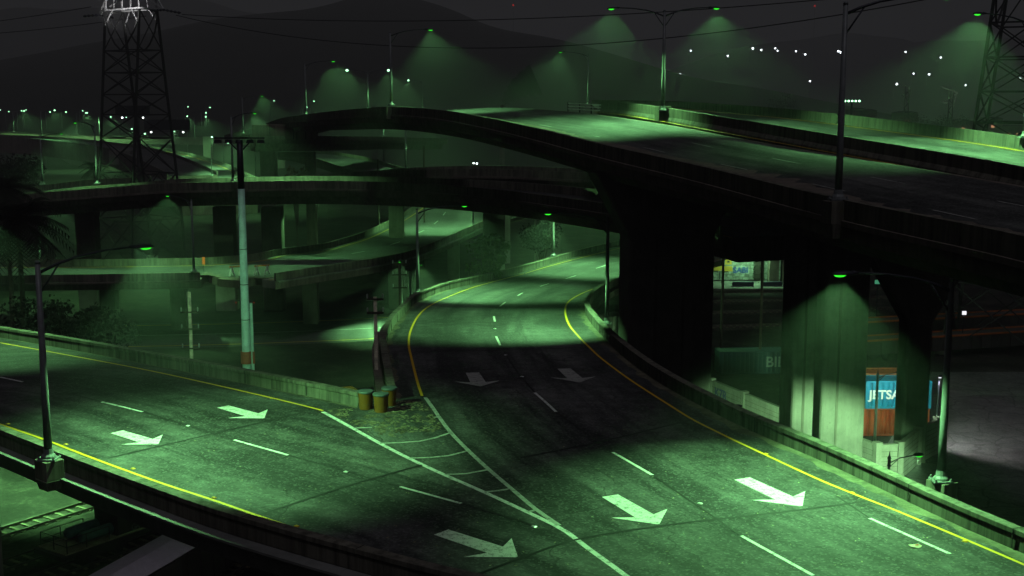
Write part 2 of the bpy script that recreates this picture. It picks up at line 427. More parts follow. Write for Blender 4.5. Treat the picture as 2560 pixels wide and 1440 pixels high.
# gravelly dust gathered against the parapets
DUST = m_ground('shoulder_dust', (.05, .047, .036), (.13, .12, .085), (.24, .22, .15), .6)
for P, w in ((RIGHT[20:], .75), (INN[:60], .5), (FARL, .35)):
    b = MB(); path = resample(P, .6); n_ = len(path)
    a = [p+Vector((0, 0, .005)) for p in path]; c = []
    for i, (p, q) in enumerate(zip(path, offset(path, 1.0))):
        c.append(p.lerp(q, w*(.75+.7*noise.noise((i*.35, w*9, 0))))+Vector((0, 0, .005)))
    b.add(a+c, [(i, i+1, n_+i+1, n_+i) for i in range(n_-1)]); b.obj('shoulder_dust', DUST, road)
for P in (YN, YF, YL, YR): line('edge_line', P, .165, YELLOW)
line('gore_line', WA, .24, WHITE); line('gore_line', WB, .22, WHITED, .006)
for L in ([(950, 1109), (1056, 1103), (1127, 1082)], [(1022, 1146), (1110, 1142), (1171, 1127)], [(1112, 1187), (1175, 1184), (1222, 1174)], [(1211, 1231), (1250, 1228), (1277, 1221)], [(1319, 1281), (1332, 1279), (1342, 1275)], [(882, 1071), (905, 1071), (932, 1069)], [(1082, 1045), (1090, 1044), (1098, 1042)]):
    line('gore_bar', smooth_path(gl(L), 3), .18, WHITED, .008)
GORED = m_ground('gore_oily_asphalt', (.02, .019, .016), (.05, .046, .036), (.10, .09, .065), .5)
def area(name, poly, m, dz, parent=road):
    ps = gl(poly, dz); b = MB(); b.add(ps, [tuple(range(len(ps)))]); return b.obj(name, m, parent)
dash = [(0, 943, 57, 955), (254, 1005, 357, 1030), (585, 1100, 720, 1138), (1000, 1217, 1153, 1259), (1337, 982, 1390, 1030), (1532, 1131, 1631, 1188), (1853, 1340, 2033, 1439), (2174, 1296, 2375, 1385),
        (1235, 791, 1237, 804), (1240, 841, 1251, 864), (1250, 766, 1264, 755), (1293, 740, 1307, 732), (1350, 716, 1372, 709), (1414, 697, 1440, 689), (1490, 671, 1516, 663)]
for u0, v0, u1, v1 in dash: line('lane_dash', [G(u0, v0), G(u1, v1)], .17, WHITE)
def arrow(tail, tip, m):
    a, c = G(*tail), G(*tip); d = (c-a); L = d.length; d.normalize(); nrm = Vector((-d.y, d.x, 0))
    k = L/3.8
    shape = [(0, -.38), (0, .38), (2.75, .42), (2.40, 1.28), (3.8, .05), (3.8, -.05), (2.40, -1.28), (2.75, -.42)]
    vs = [a+d*(x*k)+nrm*(yy*min(k, 1.15)) for x, yy in shape]
    for p in vs: p.z = zf(p.y)+.016
    b = MB(); b.add(vs, [(0, 1, 2, 7), (2, 3, 4), (7, 2, 4, 5), (7, 5, 6)]); b.obj('lane_arrow', m, road)
for tl, tp in (((557, 1017), (659, 1046)), ((292, 1080), (394, 1111)), ((1103, 1331), (1292, 1393)), ((1525, 1240), (1646, 1311)), ((1855, 1197), (2004, 1266))): arrow(tl, tp, WHITE)
for tl, tp in (((1181, 932), (1201, 966)), ((1410, 922), (1448, 956))): arrow(tl, tp, WHITED)
for L in ([(270, 1146), (536, 1084), (762, 1030)], [(650, 1288), (860, 1218), (1055, 1163)], [(1185, 1440), (1330, 1386), (1460, 1345), (1700, 1309), (1930, 1284), (2165, 1254)], [(1038, 878), (1250, 876), (1455, 869)], [(1058, 811), (1240, 813), (1414, 812)], [(1102, 767), (1260, 769), (1421, 768)], [(1200, 738), (1320, 740), (1440, 738)], [(1370, 668), (1450, 672), (1530, 678)], [(10, 1010), (150, 985), (330, 930)], [(1300, 1145), (1500, 1105), (1730, 1050)]):
    line('tar_joint', smooth_path(gl(L), 6), .17, TAR, .007)
for L in ([(57, 955), (254, 1005)], [(357, 1030), (585, 1100)], [(720, 1138), (1000, 1217)], [(1153, 1259), (1330, 1312)], [(1251, 864), (1290, 925), (1337, 982)], [(1390, 1030), (1532, 1131)], [(1631, 1188), (1853, 1340)], [(2090, 1240), (2174, 1296)]):
    line('tar_joint', smooth_path(gl(L), 4), .11, TAR, .006)
# reflectors on the lane and edge lines
RW = m_metal('white_reflector', (.7, .7, .7), .3); RY = m_metal('yellow_reflector', (.75, .38, .03), .4)
for (u, v, m_) in [(20, 1060, RY), (165, 1111, RY), (333, 1172, RY), (535, 1245, RY), (742, 1316, RY), (958, 1388, RY), (1915, 1135, RY), (2130, 1232, RY), (2412, 1354, RY), (680, 996, RY), (470, 1065, RW), (865, 1180, RW), (1335, 1317, RW), (1750, 1259, RW), (1237, 822, RW), (1264, 888, RW), (1305, 942, RW)]:
    p = G(u, v); b = MB(); b.box((p.x, p.y, p.z+.022), (.22, .16, .036), R(-40), .7); b.obj('road_reflector', m_, road)
# leaf litter and grit in the gore
b = MB(); gp = gl([(815, 1022), (880, 1016), (935, 1008), (1000, 1004), (1050, 1000), (1085, 1035), (1105, 1068), (1075, 1085), (1000, 1095), (930, 1085), (870, 1055), (830, 1034)])
c0 = sum(gp, Vector())/len(gp)
g2 = [Vector((p.x, p.y)) for p in gp]
random.seed(3)
LIT = m_leaf('dry_leaf_litter', (.055, .035, .018), (.34, .30, .19))
for _ in range(2600):
    x = random.uniform(min(p.x for p in g2), max(p.x for p in g2)); y = random.uniform(min(p.y for p in g2), max(p.y for p in g2))
    if not inside(x, y, g2) or noise.noise((x*.9, y*.9, 0)) < -.12: continue
    s = random.uniform(.05, .16); a = random.uniform(0, 6.3); z = zf(y)+.008+random.uniform(0, .02)
    b.add([(x+s*math.cos(a), y+s*math.sin(a), z), (x+s*.5*math.cos(a+1.8), y+s*.5*math.sin(a+1.8), z+.01), (x-s*math.cos(a), y-s*math.sin(a), z+.004), (x+s*.5*math.cos(a-1.8), y+s*.5*math.sin(a-1.8), z)], [(0, 1, 2, 3)])
o = b.obj('leaf_litter', LIT); o['kind'] = 'stuff'
tag(o, 'dry leaf litter and grit strewn over the painted gore by the yellow barrels', 'litter', kind='stuff')
# scattered scraps on the lanes
b = MB(); random.seed(5)
for _ in range(700):
    u, v = random.uniform(100, 2500), random.uniform(880, 1435); p = G(u, v)
    if not inside(p.x, p.y, outline2): continue
    s = random.uniform(.015, .045); a = random.uniform(0, 6)
    b.add([(p.x+s*2.2*math.cos(a), p.y+s*2.2*math.sin(a), p.z+.012), (p.x-s*math.sin(a), p.y+s*math.cos(a), p.z+.014), (p.x-s*2.2*math.cos(a), p.y-s*2.2*math.sin(a), p.z+.012), (p.x+s*math.sin(a), p.y-s*math.cos(a), p.z+.01)], [(0, 1, 2, 3)])
o = b.obj('road_grit', LIT); tag(o, 'small scraps and grit scattered across the lit lanes', 'litter', kind='stuff')
p = G(2288, 1367); b = MB(); random.seed(9); ring = []
for k in range(9):
    a = k/9*6.283; r = .24*random.uniform(.7, 1.15); ring.append((p.x+r*math.cos(a)*1.2, p.y+r*math.sin(a)*.8, .012+random.uniform(0, .09)))
b.add(ring+[(p.x, p.y, .07)], [(k, (k+1) % 9, 9) for k in range(9)])
o = b.obj('paper_litter', m_paint('printed_paper', (.62, .55, .40), .2)); tag(o, 'crumpled paper wrapper lying in the right-hand lane beside the long white dash', 'litter')
b = MB(); b.box((p.x+.05, p.y-.02, .088), (.16, .08, .01), .5); b.obj('red_print', m_paint('red_print', (.5, .06, .03), .1), o)

# parapets
def parapet(name, path, label, h=.82, joints=True):
    root = empty(name); tag(root, label, 'parapet wall', 'concrete parapets along the ramps')
    path = resample(path, 1.5); b = MB()
    b.sweep(path, [(0, 0), (-.02, h*.72), (.035, h*.75), (.035, h), (-.45, h), (-.45, h*.75), (-.40, h*.72), (-.40, -.05)])
    b.obj('wall', CONC, root, bevel=.015)
    b = MB(); js = resample(path, 6.0)
    for i in range(1, len(js)-1):
        t = (js[i+1]-js[i-1]).normalized(); n_ = Vector((t.y, -t.x, 0)); a = js[i]
        b.bar(a+n_*.036+Vector((0, 0, .03)), a+n_*.036+Vector((0, 0, h-.01)), .03)
        b.bar(a+n_*.03+Vector((0, 0, h)), a-n_*.44+Vector((0, 0, h)), .025)
    b.obj('joint', TAR, root); return root
parapet('parapet_wall', NEAR, 'dark outward facing concrete parapet along the bottom left edge of the merging road')
parapet('parapet_wall', FARL, 'stained concrete parapet on the far side of the left ramp, ending at the yellow barrels')
parapet('parapet_wall', INN, 'curved concrete parapet on the left of the winding ramp, behind the yellow barrels')
parapet('parapet_wall', RIGHT, 'stained concrete parapet along the right edge of the merging road, below the black pillars')
# the bridge under the ramps
br = empty('ramp_bridge'); tag(br, 'dark concrete ramp bridge with a thin lit ledge carrying the merging lanes', 'bridge')
me2 = me.copy(); me2.materials.clear(); me2.materials.append(CONCD)
for v_ in me2.vertices: v_.co.z -= .95
u_ = bpy.data.objects.new('deck_slab', me2); COL.objects.link(u_); u_.parent = br
for P in (NEAR, FARL, INN, RIGHT):
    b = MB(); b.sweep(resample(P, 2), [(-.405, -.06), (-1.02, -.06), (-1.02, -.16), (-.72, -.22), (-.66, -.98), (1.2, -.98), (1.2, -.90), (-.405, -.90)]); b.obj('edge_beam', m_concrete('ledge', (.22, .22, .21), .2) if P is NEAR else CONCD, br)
    b = MB(); b.sweep(resample(P, 3), [(.9, -.97), (1.5, -1.9), (2.6, -1.9), (2.9, -.97)]); b.obj('girder', CONCD, br)
for (x, y) in ((-8, 52), (10, 43), (-34, 75), (15, 60), (3, 92), (10, 120)):
    z = zf(y); b = MB(); b.box((x, y, (GZ+z-1)/2), (1.8, 2.6, -GZ+z-1), R(-40)); b.obj('pier', CONCP, br, bevel=.1)

# ================================================================== overpasses
def overpass(name, label, near, w, z=(-1.0, -1.28, -2.05, -2.95), h=1.0, far=True, road_m=ASPH2, out=.14, bank=0.0, girder_m=CONCD, lines=True, farpath=None):
    root = empty(name); tag(root, label, 'overpass')
    near = resample(near, 2.5)
    b = MB(); b.sweep(near, [(0, 0), (.34, 0), (.37, z[0]-.02), (-.0, z[0])]); b.obj('parapet', CONC, root)
    b = MB(); js = resample(near, 7)
    b.sweep(near, [(-out, z[0]), (-out, z[1]), (w+out, z[1]+bank), (w+out, z[0]+bank)]); b.obj('deck_slab', CONCD, root)
    b = MB(); b.sweep(near, [(.42, z[0]+.012), (w-.42, z[0]+.012+bank)], cap=False, close=False); ro = b.obj('road_surface', ASPH3, root)
    ac = [0.0]
    for p, q in zip(near, near[1:]): ac.append(ac[-1]+(q-p).length)
    lane_attr(ro, [x for p in near for x in (.42, w-.42)], [x for x in ac for _ in (0, 1)])
    b = MB(); b.sweep(near, [(.22, z[1]), (.30, z[2]), (w-.30, z[2]+bank), (w-.22, z[1]+bank)]); b.obj('fascia', girder_m, root)
    b = MB(); b.sweep(near, [(1.3, z[2]), (2.0, z[3]), (w-2.0, z[3]+bank), (w-1.3, z[2]+bank)]); b.obj('box_girder', girder_m, root)
    if far:
        b = MB(); b.sweep(offset(near, w, bank), [(0, -.02), (-.34, -.02), (-.40, z[0]), (0, z[0])]); b.obj('parapet', CONC, root)
    if lines:
        b = MB(); b.sweep(near, [(1.15, z[0]+.018+bank*1.1/w), (1.33, z[0]+.018+bank*1.3/w)], False, False); b.obj('edge_line', YELLOW, root)
    return root, near
# --- the big one, upper right
O1 = smooth_path([D(2900, 685, 43), D(2560, 590, 48.6), D(2095, 497, 61), D(1750, 415, 77), D(1480, 355, 93), D(1330, 318, 105), D(1200, 291, 120), D(1090, 274, 137), D(978, 267, 157), D(880, 273, 183), D(765, 286, 223), D(697, 297, 255), D(640, 318, 300), D(560, 338, 380)], 8)
o1, o1p = overpass('overpass', 'large dark curved overpass sweeping up across the upper right over the other roads', O1, 14.2, bank=.85, far=False)
# lane dashes of the near carriageway
k_ = 0
for off_ in (5.2, 9.6):
    pth = resample(offset(O1[4:], off_), 12)
    for i in range(len(pth)-1):
        if pth[i].y > 150: break
        a = pth[i]; c = a.lerp(pth[i+1], .3); dz = -1+.02+.85*off_/14.2
        b = MB(); b.sweep([a+Vector((0, 0, dz)), c+Vector((0, 0, dz))], [(-.08, 0), (.08, 0)], False, False); b.obj('lane_dash', WHITED, o1)
# far carriageway and the median barrier
MED = smooth_path([D(2900, 545, 62), D(2560, 470, 73), D(2330, 424, 81), D(2090, 380, 90), D(1860, 338, 102), D(1650, 300, 117), D(1560, 286, 132), D(1500, 281, 152)], 8)
FAR = smooth_path([D(2900, 440, 82), D(2560, 374, 97), D(2250, 330, 112), D(1979, 296, 131), D(1800, 280, 150), D(1700, 271, 172), D(1600, 266, 205), D(1480, 262, 240)], 8)
op2 = empty('overpass'); tag(op2, 'far carriageway of the upper right overpass, lit green behind its median barrier', 'overpass')
def strip(a, c, m, name, parent, dz=0.0, n=60):
    L = lambda P, t: P[min(int(t*(len(P)-1)), len(P)-2)].lerp(P[min(int(t*(len(P)-1)), len(P)-2)+1], t*(len(P)-1)-min(int(t*(len(P)-1)), len(P)-2))
    vs = [L(a, i/n)+Vector((0, 0, dz)) for i in range(n+1)]+[L(c, i/n)+Vector((0, 0, dz)) for i in range(n+1)]
    b = MB(); b.add(vs, [(i, i+1, n+2+i, n+1+i) for i in range(n)]); return b.obj(name, m, parent)
ro = strip(offset(MED, .3), FAR, ASPH3, 'road_surface', op2, -.0)
lane_attr(ro, [0.0]*61+[15.0]*61, [k*3.4 for k in range(61)]*2)
strip(offset(MED, .3), FAR, CONCD, 'deck_slab', op2, -.9)
b = MB(); b.sweep(resample(FAR, 3), [(0, .95), (.3, .95), (.42, -.9), (-.05, -.05)]); b.obj('parapet', CONC, op2)
b = MB(); b.sweep(offset(FAR, -.75, .012), [(-.08, 0), (.08, 0)], False, False); b.obj('edge_line', YELLOW, op2)
b = MB(); b.sweep(offset(FAR, -1.05, .012), [(-.06, 0), (.06, 0)], False, False); b.obj('edge_line', YELLOW, op2)
b = MB(); b.sweep(offset(MED, 4, -.9), [(0, 0), (.6, -1.9), (10, -1.9), (10.6, 0)]); b.obj('box_girder', CONCD, op2)
md = empty('median_barrier'); tag(md, 'concrete median barrier between the two carriageways of the upper overpass', 'barrier')
b = MB(); b.sweep(resample(MED, 1.5), [(-.32, -.12), (-.30, .12), (-.12, .42), (-.10, 1.22), (.16, 1.22), (.18, .42), (.36, .12), (.38, -.9)]); b.obj('barrier_wall', CONC, md)
p = D(1657, 296, 115.5)
b = MB(); b.box((p.x, p.y, p.z+.45), (1.25, 1.0, 1.35), R(18)); b.obj('lamp_plinth', CONC, md, bevel=.03)
line('edge_line', offset(MED, -.8, .03), .14, YELLOW, .0, o1)
# guard rail where the carriageways part
gr = empty('guard_rail'); tag(gr, 'short ribbed steel guard rail at the crest where the carriageways part', 'guard rail')
a, c = D(1420, 279, 152), D(1508, 284, 150)
for k in range(3):
    b = MB(); zz = Vector((0, 0, .28+.34*k)); b.sweep([a+zz, c+zz], [(0, 0), (-.06, .07), (0, .14), (.05, .14), (.0, .07), (.05, 0)]); b.obj('rail', STEELW, gr)
for k in range(4):
    q = a.lerp(c, k/3); b = MB(); b.box((q.x, q.y+.15, q.z+.5), (.14, .12, 1.3)); b.obj('post', STEEL, gr)
# bents of the overpass
def bent(parent, p0, p1, ztop, thick, flare, zflare, groove=False):
    d = (p1-p0); L = d.length; d.normalize(); nn = Vector((-d.y, d.x, 0)); b = MB()
    prof = [(0, GZ-.3), (L, GZ-.3), (L, zflare), (L+flare, ztop), (-flare, ztop), (0, zflare)]
    A = [p0+d*x-nn*thick/2 for x, z in prof]; B = [p0+d*x+nn*thick/2 for x, z in prof]
    for q, (x, z) in zip(A, prof): q.z = z
    for q, (x, z) in zip(B, prof): q.z = z
    n_ = len(prof); b.add(A+B, [tuple(range(n_)), tuple(reversed(range(n_, 2*n_)))]+[(i, (i+1) % n_, n_+(i+1) % n_, n_+i) for i in range(n_)])
    o = b.obj('pier', CONCP, parent, bevel=.25)
    if groove:
        b = MB()
        for t in groove:
            q = p0+d*(L*t)-nn*(thick/2+.012); b.box((q.x, q.y, (GZ+zflare)/2), (.10, .06, zflare-GZ), math.atan2(d.y, d.x))
            b.box((q.x+.12*d.x, q.y+.12*d.y, (GZ+zflare)/2), (.10, .03, zflare-GZ), math.atan2(d.y, d.x))
        b.obj('groove', CONC, o)
    return o
nd_ = Vector((.95, .311, 0))
q0 = Vector((8.75, 96, 0)); bent(o1, q0, q0+nd_*7.4, 11.6, 2.2, 2.9, 6.6, (.3, .62))
q0 = Vector((22.0, 97, 0)); bent(op2, q0, q0+nd_*2.0, 12.6, 2.2, 1.2, 9.5, (.45,))
q1 = Vector((24.3, 97.3, 0)); bent(op2, q1, q1+nd_*4.1, 12.6, 2.6, 1.2, 9.5, (.32,))
q0 = Vector((33.4, 104, 0)); bent(op2, q0, q0+Vector((2.3, .2, 0)), 5.0, 2.0, 4.0, -1.7)
b = MB(); b.box((34.6, 104.1, 8.2), (12.5, 2.2, 6.6), .1); b.obj('pier_cap', CONCP, op2)
# lamp plinth on the near parapet
p = D(2095, 516, 61.2); b = MB()
b.box((p.x-.15, p.y-.35, p.z-.25), (1.15, .9, 1.1), R(18)); b.box((p.x-.15, p.y-.3, p.z-1.15), (.8, .8, .75), R(18), 1.35); b.obj('lamp_plinth', CONC, o1)
p = D(978, 274, 157.3); b = MB(); b.box((p.x, p.y-.2, p.z-.4), (1.3, .9, 1.5), R(18)); b.obj('lamp_plinth', CONC, o1)

# --- middle bridge
O2 = smooth_path([D(1800, 565, 112), D(1640, 530, 124), D(1519, 509, 135), D(1400, 493, 146), D(1250, 475, 158), D(1085, 461, 167), D(920, 454, 173), D(760, 452, 174), D(571, 455, 174), D(403, 459, 175), D(319, 465, 175), D(187, 475, 176), D(70, 484, 177), D(-150, 507, 180)], 6)
o2, _ = overpass('overpass', 'long dark bridge arching level across the middle of the picture', O2, 11.5, (-1.12, -1.40, -2.2, -3.45), out=.25)
for u, y in ((215, 184), (560, 182), (680, 182), (1235, 172)):
    q = D(u, 500, y); b = MB(); b.box((q.x, q.y, (GZ+1.5)/2), (3.0, 2.4, 1.5-GZ)); b.obj('pier', CONCP, o2, bevel=.15)
O3 = smooth_path([D(1700, 440, 190), D(1560, 434, 192), D(1418, 430, 195), D(1340, 426, 196), D(1216, 422, 198), D(1047, 424, 200), D(935, 427, 203), D(860, 432, 206), D(740, 441, 212), D(640, 450, 220)], 6)
o3, _ = overpass('overpass', 'second dark bridge deck running just behind the middle bridge', O3, 10.5, (-1.15, -1.5, -2.3, -3.3), out=.25)
for u in (1225, 990):
    q = D(u, 440, 205); b = MB(); b.box((q.x, q.y, (GZ+3)/2), (2.4, 2.2, 3-GZ)); b.obj('pier', CONCP, o3)
O3L = smooth_path([D(330, 444, 222), D(250, 447, 224), D(187, 453, 226), D(75, 467, 230), D(-150, 490, 240)], 6)
rampl = empty('ramp_bridge'); tag(rampl, 'side ramp with a lit parapet leaving the middle bridge at the far left', 'bridge')
b = MB(); b.sweep(resample(O3L, 3), [(-.34, -1.1), (-.30, 0), (0, 0), (0, -1.4)]); b.obj('parapet', CONC, rampl)
b = MB(); b.sweep(resample(O3L, 3), [(-16, -1.15), (-.34, -1.15), (-.34, -2.2), (-16, -2.2)]); b.obj('road_surface', ASPH2, rampl)
b = MB(); b.sweep(resample(offset(O3L, -1.3), 3), [(-.12, -1.13), (.12, -1.13)], False, False); b.obj('edge_line', YELLOW, rampl)

# --- broken lower ramp
OZ = -5.6
def L4(L, z): return smooth_path([W(u, v, z) for u, v in L], 6)
N4 = L4([(1320, 520), (1240, 541), (1200, 556), (1179, 565), (1119, 592), (1038, 623), (950, 643), (850, 659), (760, 672), (690, 683)], OZ+1)
F4 = L4([(-160, 665), (0, 666), (130, 666), (300, 665), (420, 663), (520, 661), (640, 651), (700, 638), (800, 626), (850, 613), (900, 598), (950, 576), (1000, 549), (1030, 530), (1075, 500), (1140, 470)], OZ)
N4b = L4([(500, 681), (340, 684), (130, 687), (0, 689), (-160, 691)], OZ+1)
o4 = empty('overpass'); tag(o4, 'broken curved lower ramp with barricades at its torn edge, left of centre', 'overpass')
edge = L4([(690, 690), (660, 693), (620, 691), (600, 694), (580, 694), (572, 691), (562, 692), (548, 687), (540, 685), (534, 686), (528, 681), (515, 681), (500, 686)], OZ)
random.seed(21)
nb = [Vector((p.x, p.y-.6, OZ)) for p in N4]
brk = [Vector((p.x+random.uniform(-.4, .4), p.y+random.uniform(-.5, .5), OZ)) for p in edge]
nbb = [Vector((p.x, p.y, OZ)) for p in N4b]
poly = nb+brk+nbb+F4
ps = [Vector((p.x, p.y)) for p in poly]; m0 = len(ps)
for _ in range(900):
    q = random.choice(F4).lerp(random.choice(nb+nbb), random.random())
    if inside(q.x, q.y, ps[:m0]): ps.append(Vector((q.x, q.y)))
vo, eo, fo, *_ = delaunay_2d_cdt(ps, [(i, (i+1) % m0) for i in range(m0)], [], 1, 1e-4)
for nm, m_, dz in (('road_surface', ASPH2, 0), ('deck_slab', CONCD, -1.0)):
    b = MB(); b.add([(p.x, p.y, OZ+dz) for p in vo], [tuple(f) for f in fo]); b.obj(nm, m_, o4)
bd = nb+brk+nbb
b = MB(); b.sweep(bd, [(0, -.01), (0, -1.0)], False, False); b.obj('torn_edge', CONCD, o4)
b = MB(); b.sweep(resample(N4, 2), [(0, 0), (.32, 0), (.36, -1.0), (0, -1.0)]); b.obj('parapet', CONC, o4)
b = MB(); b.sweep(resample(N4b, 2), [(0, 0), (.32, 0), (.36, -1.0), (0, -1.0)]); b.obj('parapet', CONC, o4)
for P in (N4, N4b, [Vector((p.x, p.y, OZ+1)) for p in brk]):
    b = MB(); b.sweep(P, [(-.42, -1.0), (-.42, -1.2), (.0, -1.25), (.1, -2.0), (2.5, -2.0), (2.5, -1.01), (-.0, -1.01)]); b.obj('edge_beam', CONCD if P is not N4 else m_concrete('ramp_ledge', (.3, .29, .26), .3), o4)
b = MB(); b.sweep(resample(F4, 2), [(0, 0), (0, .95), (-.34, .95), (-.36, -1.2)]); b.obj('parapet', CONC, o4)
for P, o_ in ((offset(F4, 1.1, .012), .1), (offset(N4, 1.3, -.985), .1)):
    b = MB(); b.sweep(resample(P, 2), [(-o_, 0), (o_, 0)], False, False); b.obj('edge_line', YELLOW, o4)
for u0, v0, u1, v1 in ((1046, 582, 1060, 576), (1085, 560, 1095, 552), (1108, 538, 1114, 530), (976, 612, 1000, 604), (880, 634, 912, 628)):
    b = MB(); b.sweep([W(u0, v0, OZ+.012), W(u1, v1, OZ+.012)], [(-.09, 0), (.09, 0)], False, False); b.obj('lane_dash', WHITE, o4)
for u, v in ((240, 690), (420, 690), (760, 680), (980, 650), (1130, 600)):
    q = W(u, v-8, OZ); b = MB(); b.box((q.x, q.y+5, (GZ+OZ-1)/2), (2, 2, -GZ+OZ-1)); b.obj('pier', CONCP, o4)

# --- deck passing under the left end of the big overpass
O5 = smooth_path([D(1120, 346, 345), D(1060, 345, 325), D(980, 342, 300), D(900, 341, 275), D(790, 340, 252), D(700, 340, 246), D(640, 341, 244)], 6)
o5, _ = overpass('overpass', 'brown edged deck on a heavy pier passing under the left end of the big overpass', O5, 10, (-.55, -.75, -1.6, -3.05), lines=False)
b = MB(); a, c = D(639, 330, 250), D(788, 330, 250); m_ = (a+c)/2
b.box((m_.x, m_.y, m_.z), ((c-a).length, 7, 2.95)); b.obj('abutment', CONCB, o5, bevel=.12)
for u in (675, 733, 742, 764):
    q = D(u, 330, 246.5); b = MB(); b.box((q.x, q.y-.03, q.z), (.16, .1, 2.9)); b.obj('joint', TAR, o5)
q = D(672, 400, 250); b = MB(); b.box((q.x, q.y, (GZ+9)/2), (3.0, 3, 9-GZ)); b.obj('pier', CONCP, o5, bevel=.15)
q = D(735, 385, 255); b = MB(); b.box((q.x, q.y, q.z), (8.6, 2.6, .9)); b.obj('crossbeam', CONCP, o5, bevel=.1)
q = D(777, 420, 255.5); b = MB(); b.box((q.x, q.y, (GZ+6)/2), (2.0, 2, 6-GZ)); b.obj('pier', CONCB, o5, bevel=.1)
# --- far interchange at the left
def far_deck(label, L, w, h=1.1, t=1.8, m_=CONCB):
    P = smooth_path([D(*p) for p in L], 6); r = empty('overpass'); tag(r, label, 'overpass')
    b = MB(); b.sweep(P, [(-.3, 0), (0, 0), (0, -h), (-.3, -h)]); b.obj('parapet', m_, r)
    b = MB(); b.sweep(P, [(-.3, -h), (w, -h), (w, -h-t), (-.3, -h-t)]); b.obj('deck_slab', CONCD, r)
    b = MB(); b.sweep(P, [(.1, -h+.03), (w-.2, -h+.03)], False, False); b.obj('road_surface', ASPH2, r)
    b = MB(); b.sweep(offset(P, w), [(-.3, 0), (0, 0), (0, -h), (-.3, -h)]); b.obj('parapet', CONC, r)
    return r, P
f1, f1p = far_deck('farthest elevated highway crossing the left side with reddish parapet and a row of lamps', [(900, 352, 600), (700, 349, 590), (480, 346, 575), (250, 342, 560), (130, 338, 555), (0, 332, 550), (-200, 326, 545)], 26)
for u in (100, 300, 520, 700):
    q = D(u, 350, 570); b = MB(); b.box((q.x, q.y, -7), (4, 3, 15)); b.obj('pier', CONCP, f1)
f2, f2p = far_deck('dark sided ramp curving down from the left edge toward the far highway lanes', [(420, 432, 345), (345, 396, 375), (300, 379, 400), (250, 366, 420), (140, 352, 440), (80, 346, 450), (0, 341, 455), (-200, 337, 465)], 14, 1.0, 5.0, CONC)
q = D(225, 405, 372); b = MB(); b.box((q.x, q.y+30, q.z), (7, 3, 4.5)); b.obj('abutment', CONCP, f2)
FR1 = smooth_path([W(640, 452, -5), W(560, 415, -5), W(470, 388, -5), W(380, 372, -5), W(250, 360, -5)], 8)
FR0 = smooth_path([W(380, 452, -5), W(360, 425, -5), W(330, 398, -5), W(290, 380, -5), W(230, 363, -5)], 8)
fr = empty('overpass'); tag(fr, 'far lit highway lanes seen through the legs of the left pylon', 'overpass')
strip(FR0, FR1, ASPH2, 'road_surface', fr)
b = MB(); b.sweep(FR1, [(0, 1.0), (.35, 1.0), (.4, -2), (0, -2)]); b.obj('parapet', CONC, fr)
b = MB(); b.sweep(FR0, [(-.35, 1.0), (0, 1.0), (0, -2), (-.4, -2)]); b.obj('parapet', CONC, fr)
b = MB(); b.sweep(offset(FR1, -1.4, .03), [(-.15, 0), (.15, 0)], False, False); b.obj('edge_line', YELLOW, fr)
for u0, v0, u1, v1 in ((460, 410, 470, 414), (530, 432, 545, 436), (455, 433, 470, 437)):
    b = MB(); b.sweep([W(u0, v0, -4.97), W(u1, v1, -4.97)], [(-.25, 0), (.25, 0)], False, False); b.obj('lane_dash', WHITE, fr)
b = MB(); b.sweep(resample(FR1, 8), [(.2, -2), (.2, -9), (-20, -9), (-20, -.1)], True); b.obj('embankment', CONCD, fr)
f4, f4p = far_deck('small lit road slipping under the big overpass behind the bush', [(1100, 437, 265), (1000, 416, 285), (930, 396, 310), (850, 381, 340), (760, 372, 370)], -13, .9, 1.4, CONC)
# road on the yard floor, seen in pools of light behind the barrels
b = MB(); a = [W(-100, 845, GZ+.05), W(400, 838, GZ+.05), W(700, 830, GZ+.05), W(1000, 816, GZ+.05), W(1250, 790, GZ+.05)]
pa = smooth_path(a, 6); b.sweep(pa, [(-9, 0), (9, 0)], False, False); lr = structure(b.obj('yard_road', ASPH2))
for o_ in (-7.5, 7.5):
    b = MB(); b.sweep(offset(pa, o_, .01), [(-.12, 0), (.12, 0)], False, False); b.obj('edge_line', YELLOW, lr)
b = MB(); b.sweep(offset(pa, 0, .01), [(-.12, 0), (.12, 0)], False, False); b.obj('lane_dash', WHITED, lr)

# ================================================================== street lamps
LCOL = (.27, .86, .28); LPOW = 21000
def lamp_meshes():
    H = 9.0; M = {}
    b = MB(); b.tube([(0, 0, .25), (0, 0, 3), (0, 0, H)], [.19, .165, .12], 12); b.tube([(0, 0, H), (0, 0, H+.12)], [.14, .10], 12); M['pole'] = b.mesh('pole', POLE, True)
    b = MB(); b.box((0, 0, .04), (.85, .85, .08)); b.lathe([(.34, .08), (.32, .18), (.24, .28), (.21, .5)], n=12)
    for sx in (-1, 1):
        for sy in (-1, 1): b.lathe([(.05, .08), (.05, .2)], (sx*.34, sy*.34, 0), 6)
    M['base_plate'] = b.mesh('base_plate', POLE)
    b = MB(); b.tube([(0, 0, H-.45), (.8, 0, H-.12), (1.7, 0, H+.14), (3.0, 0, H+.34), (4.4, 0, H+.42)], [.075, .07, .06, .05, .045], 8); M['arm'] = b.mesh('arm', POLED, True)
    b = MB(); b.tube([(.05, 0, H-1.35), (.95, 0, H-.09)], .045, 6); M['brace'] = b.mesh('brace', POLED, True)
    b = MB(); b.blob((4.88, 0, H+.37), (.54, .20, .15), 14, 7, -.2, 1); b.tube([(4.2, 0, H+.42), (4.5, 0, H+.42)], [.06, .11], 8); M['lamp_head'] = b.mesh('lamp_head', POLED, True)
    b = MB(); b.blob((5.02, 0, H+.34), (.27, .15, .115), 14, 6, -1, 0); M['lens'] = b.mesh('lens', LENS, True)
    return M
LM = lamp_meshes()
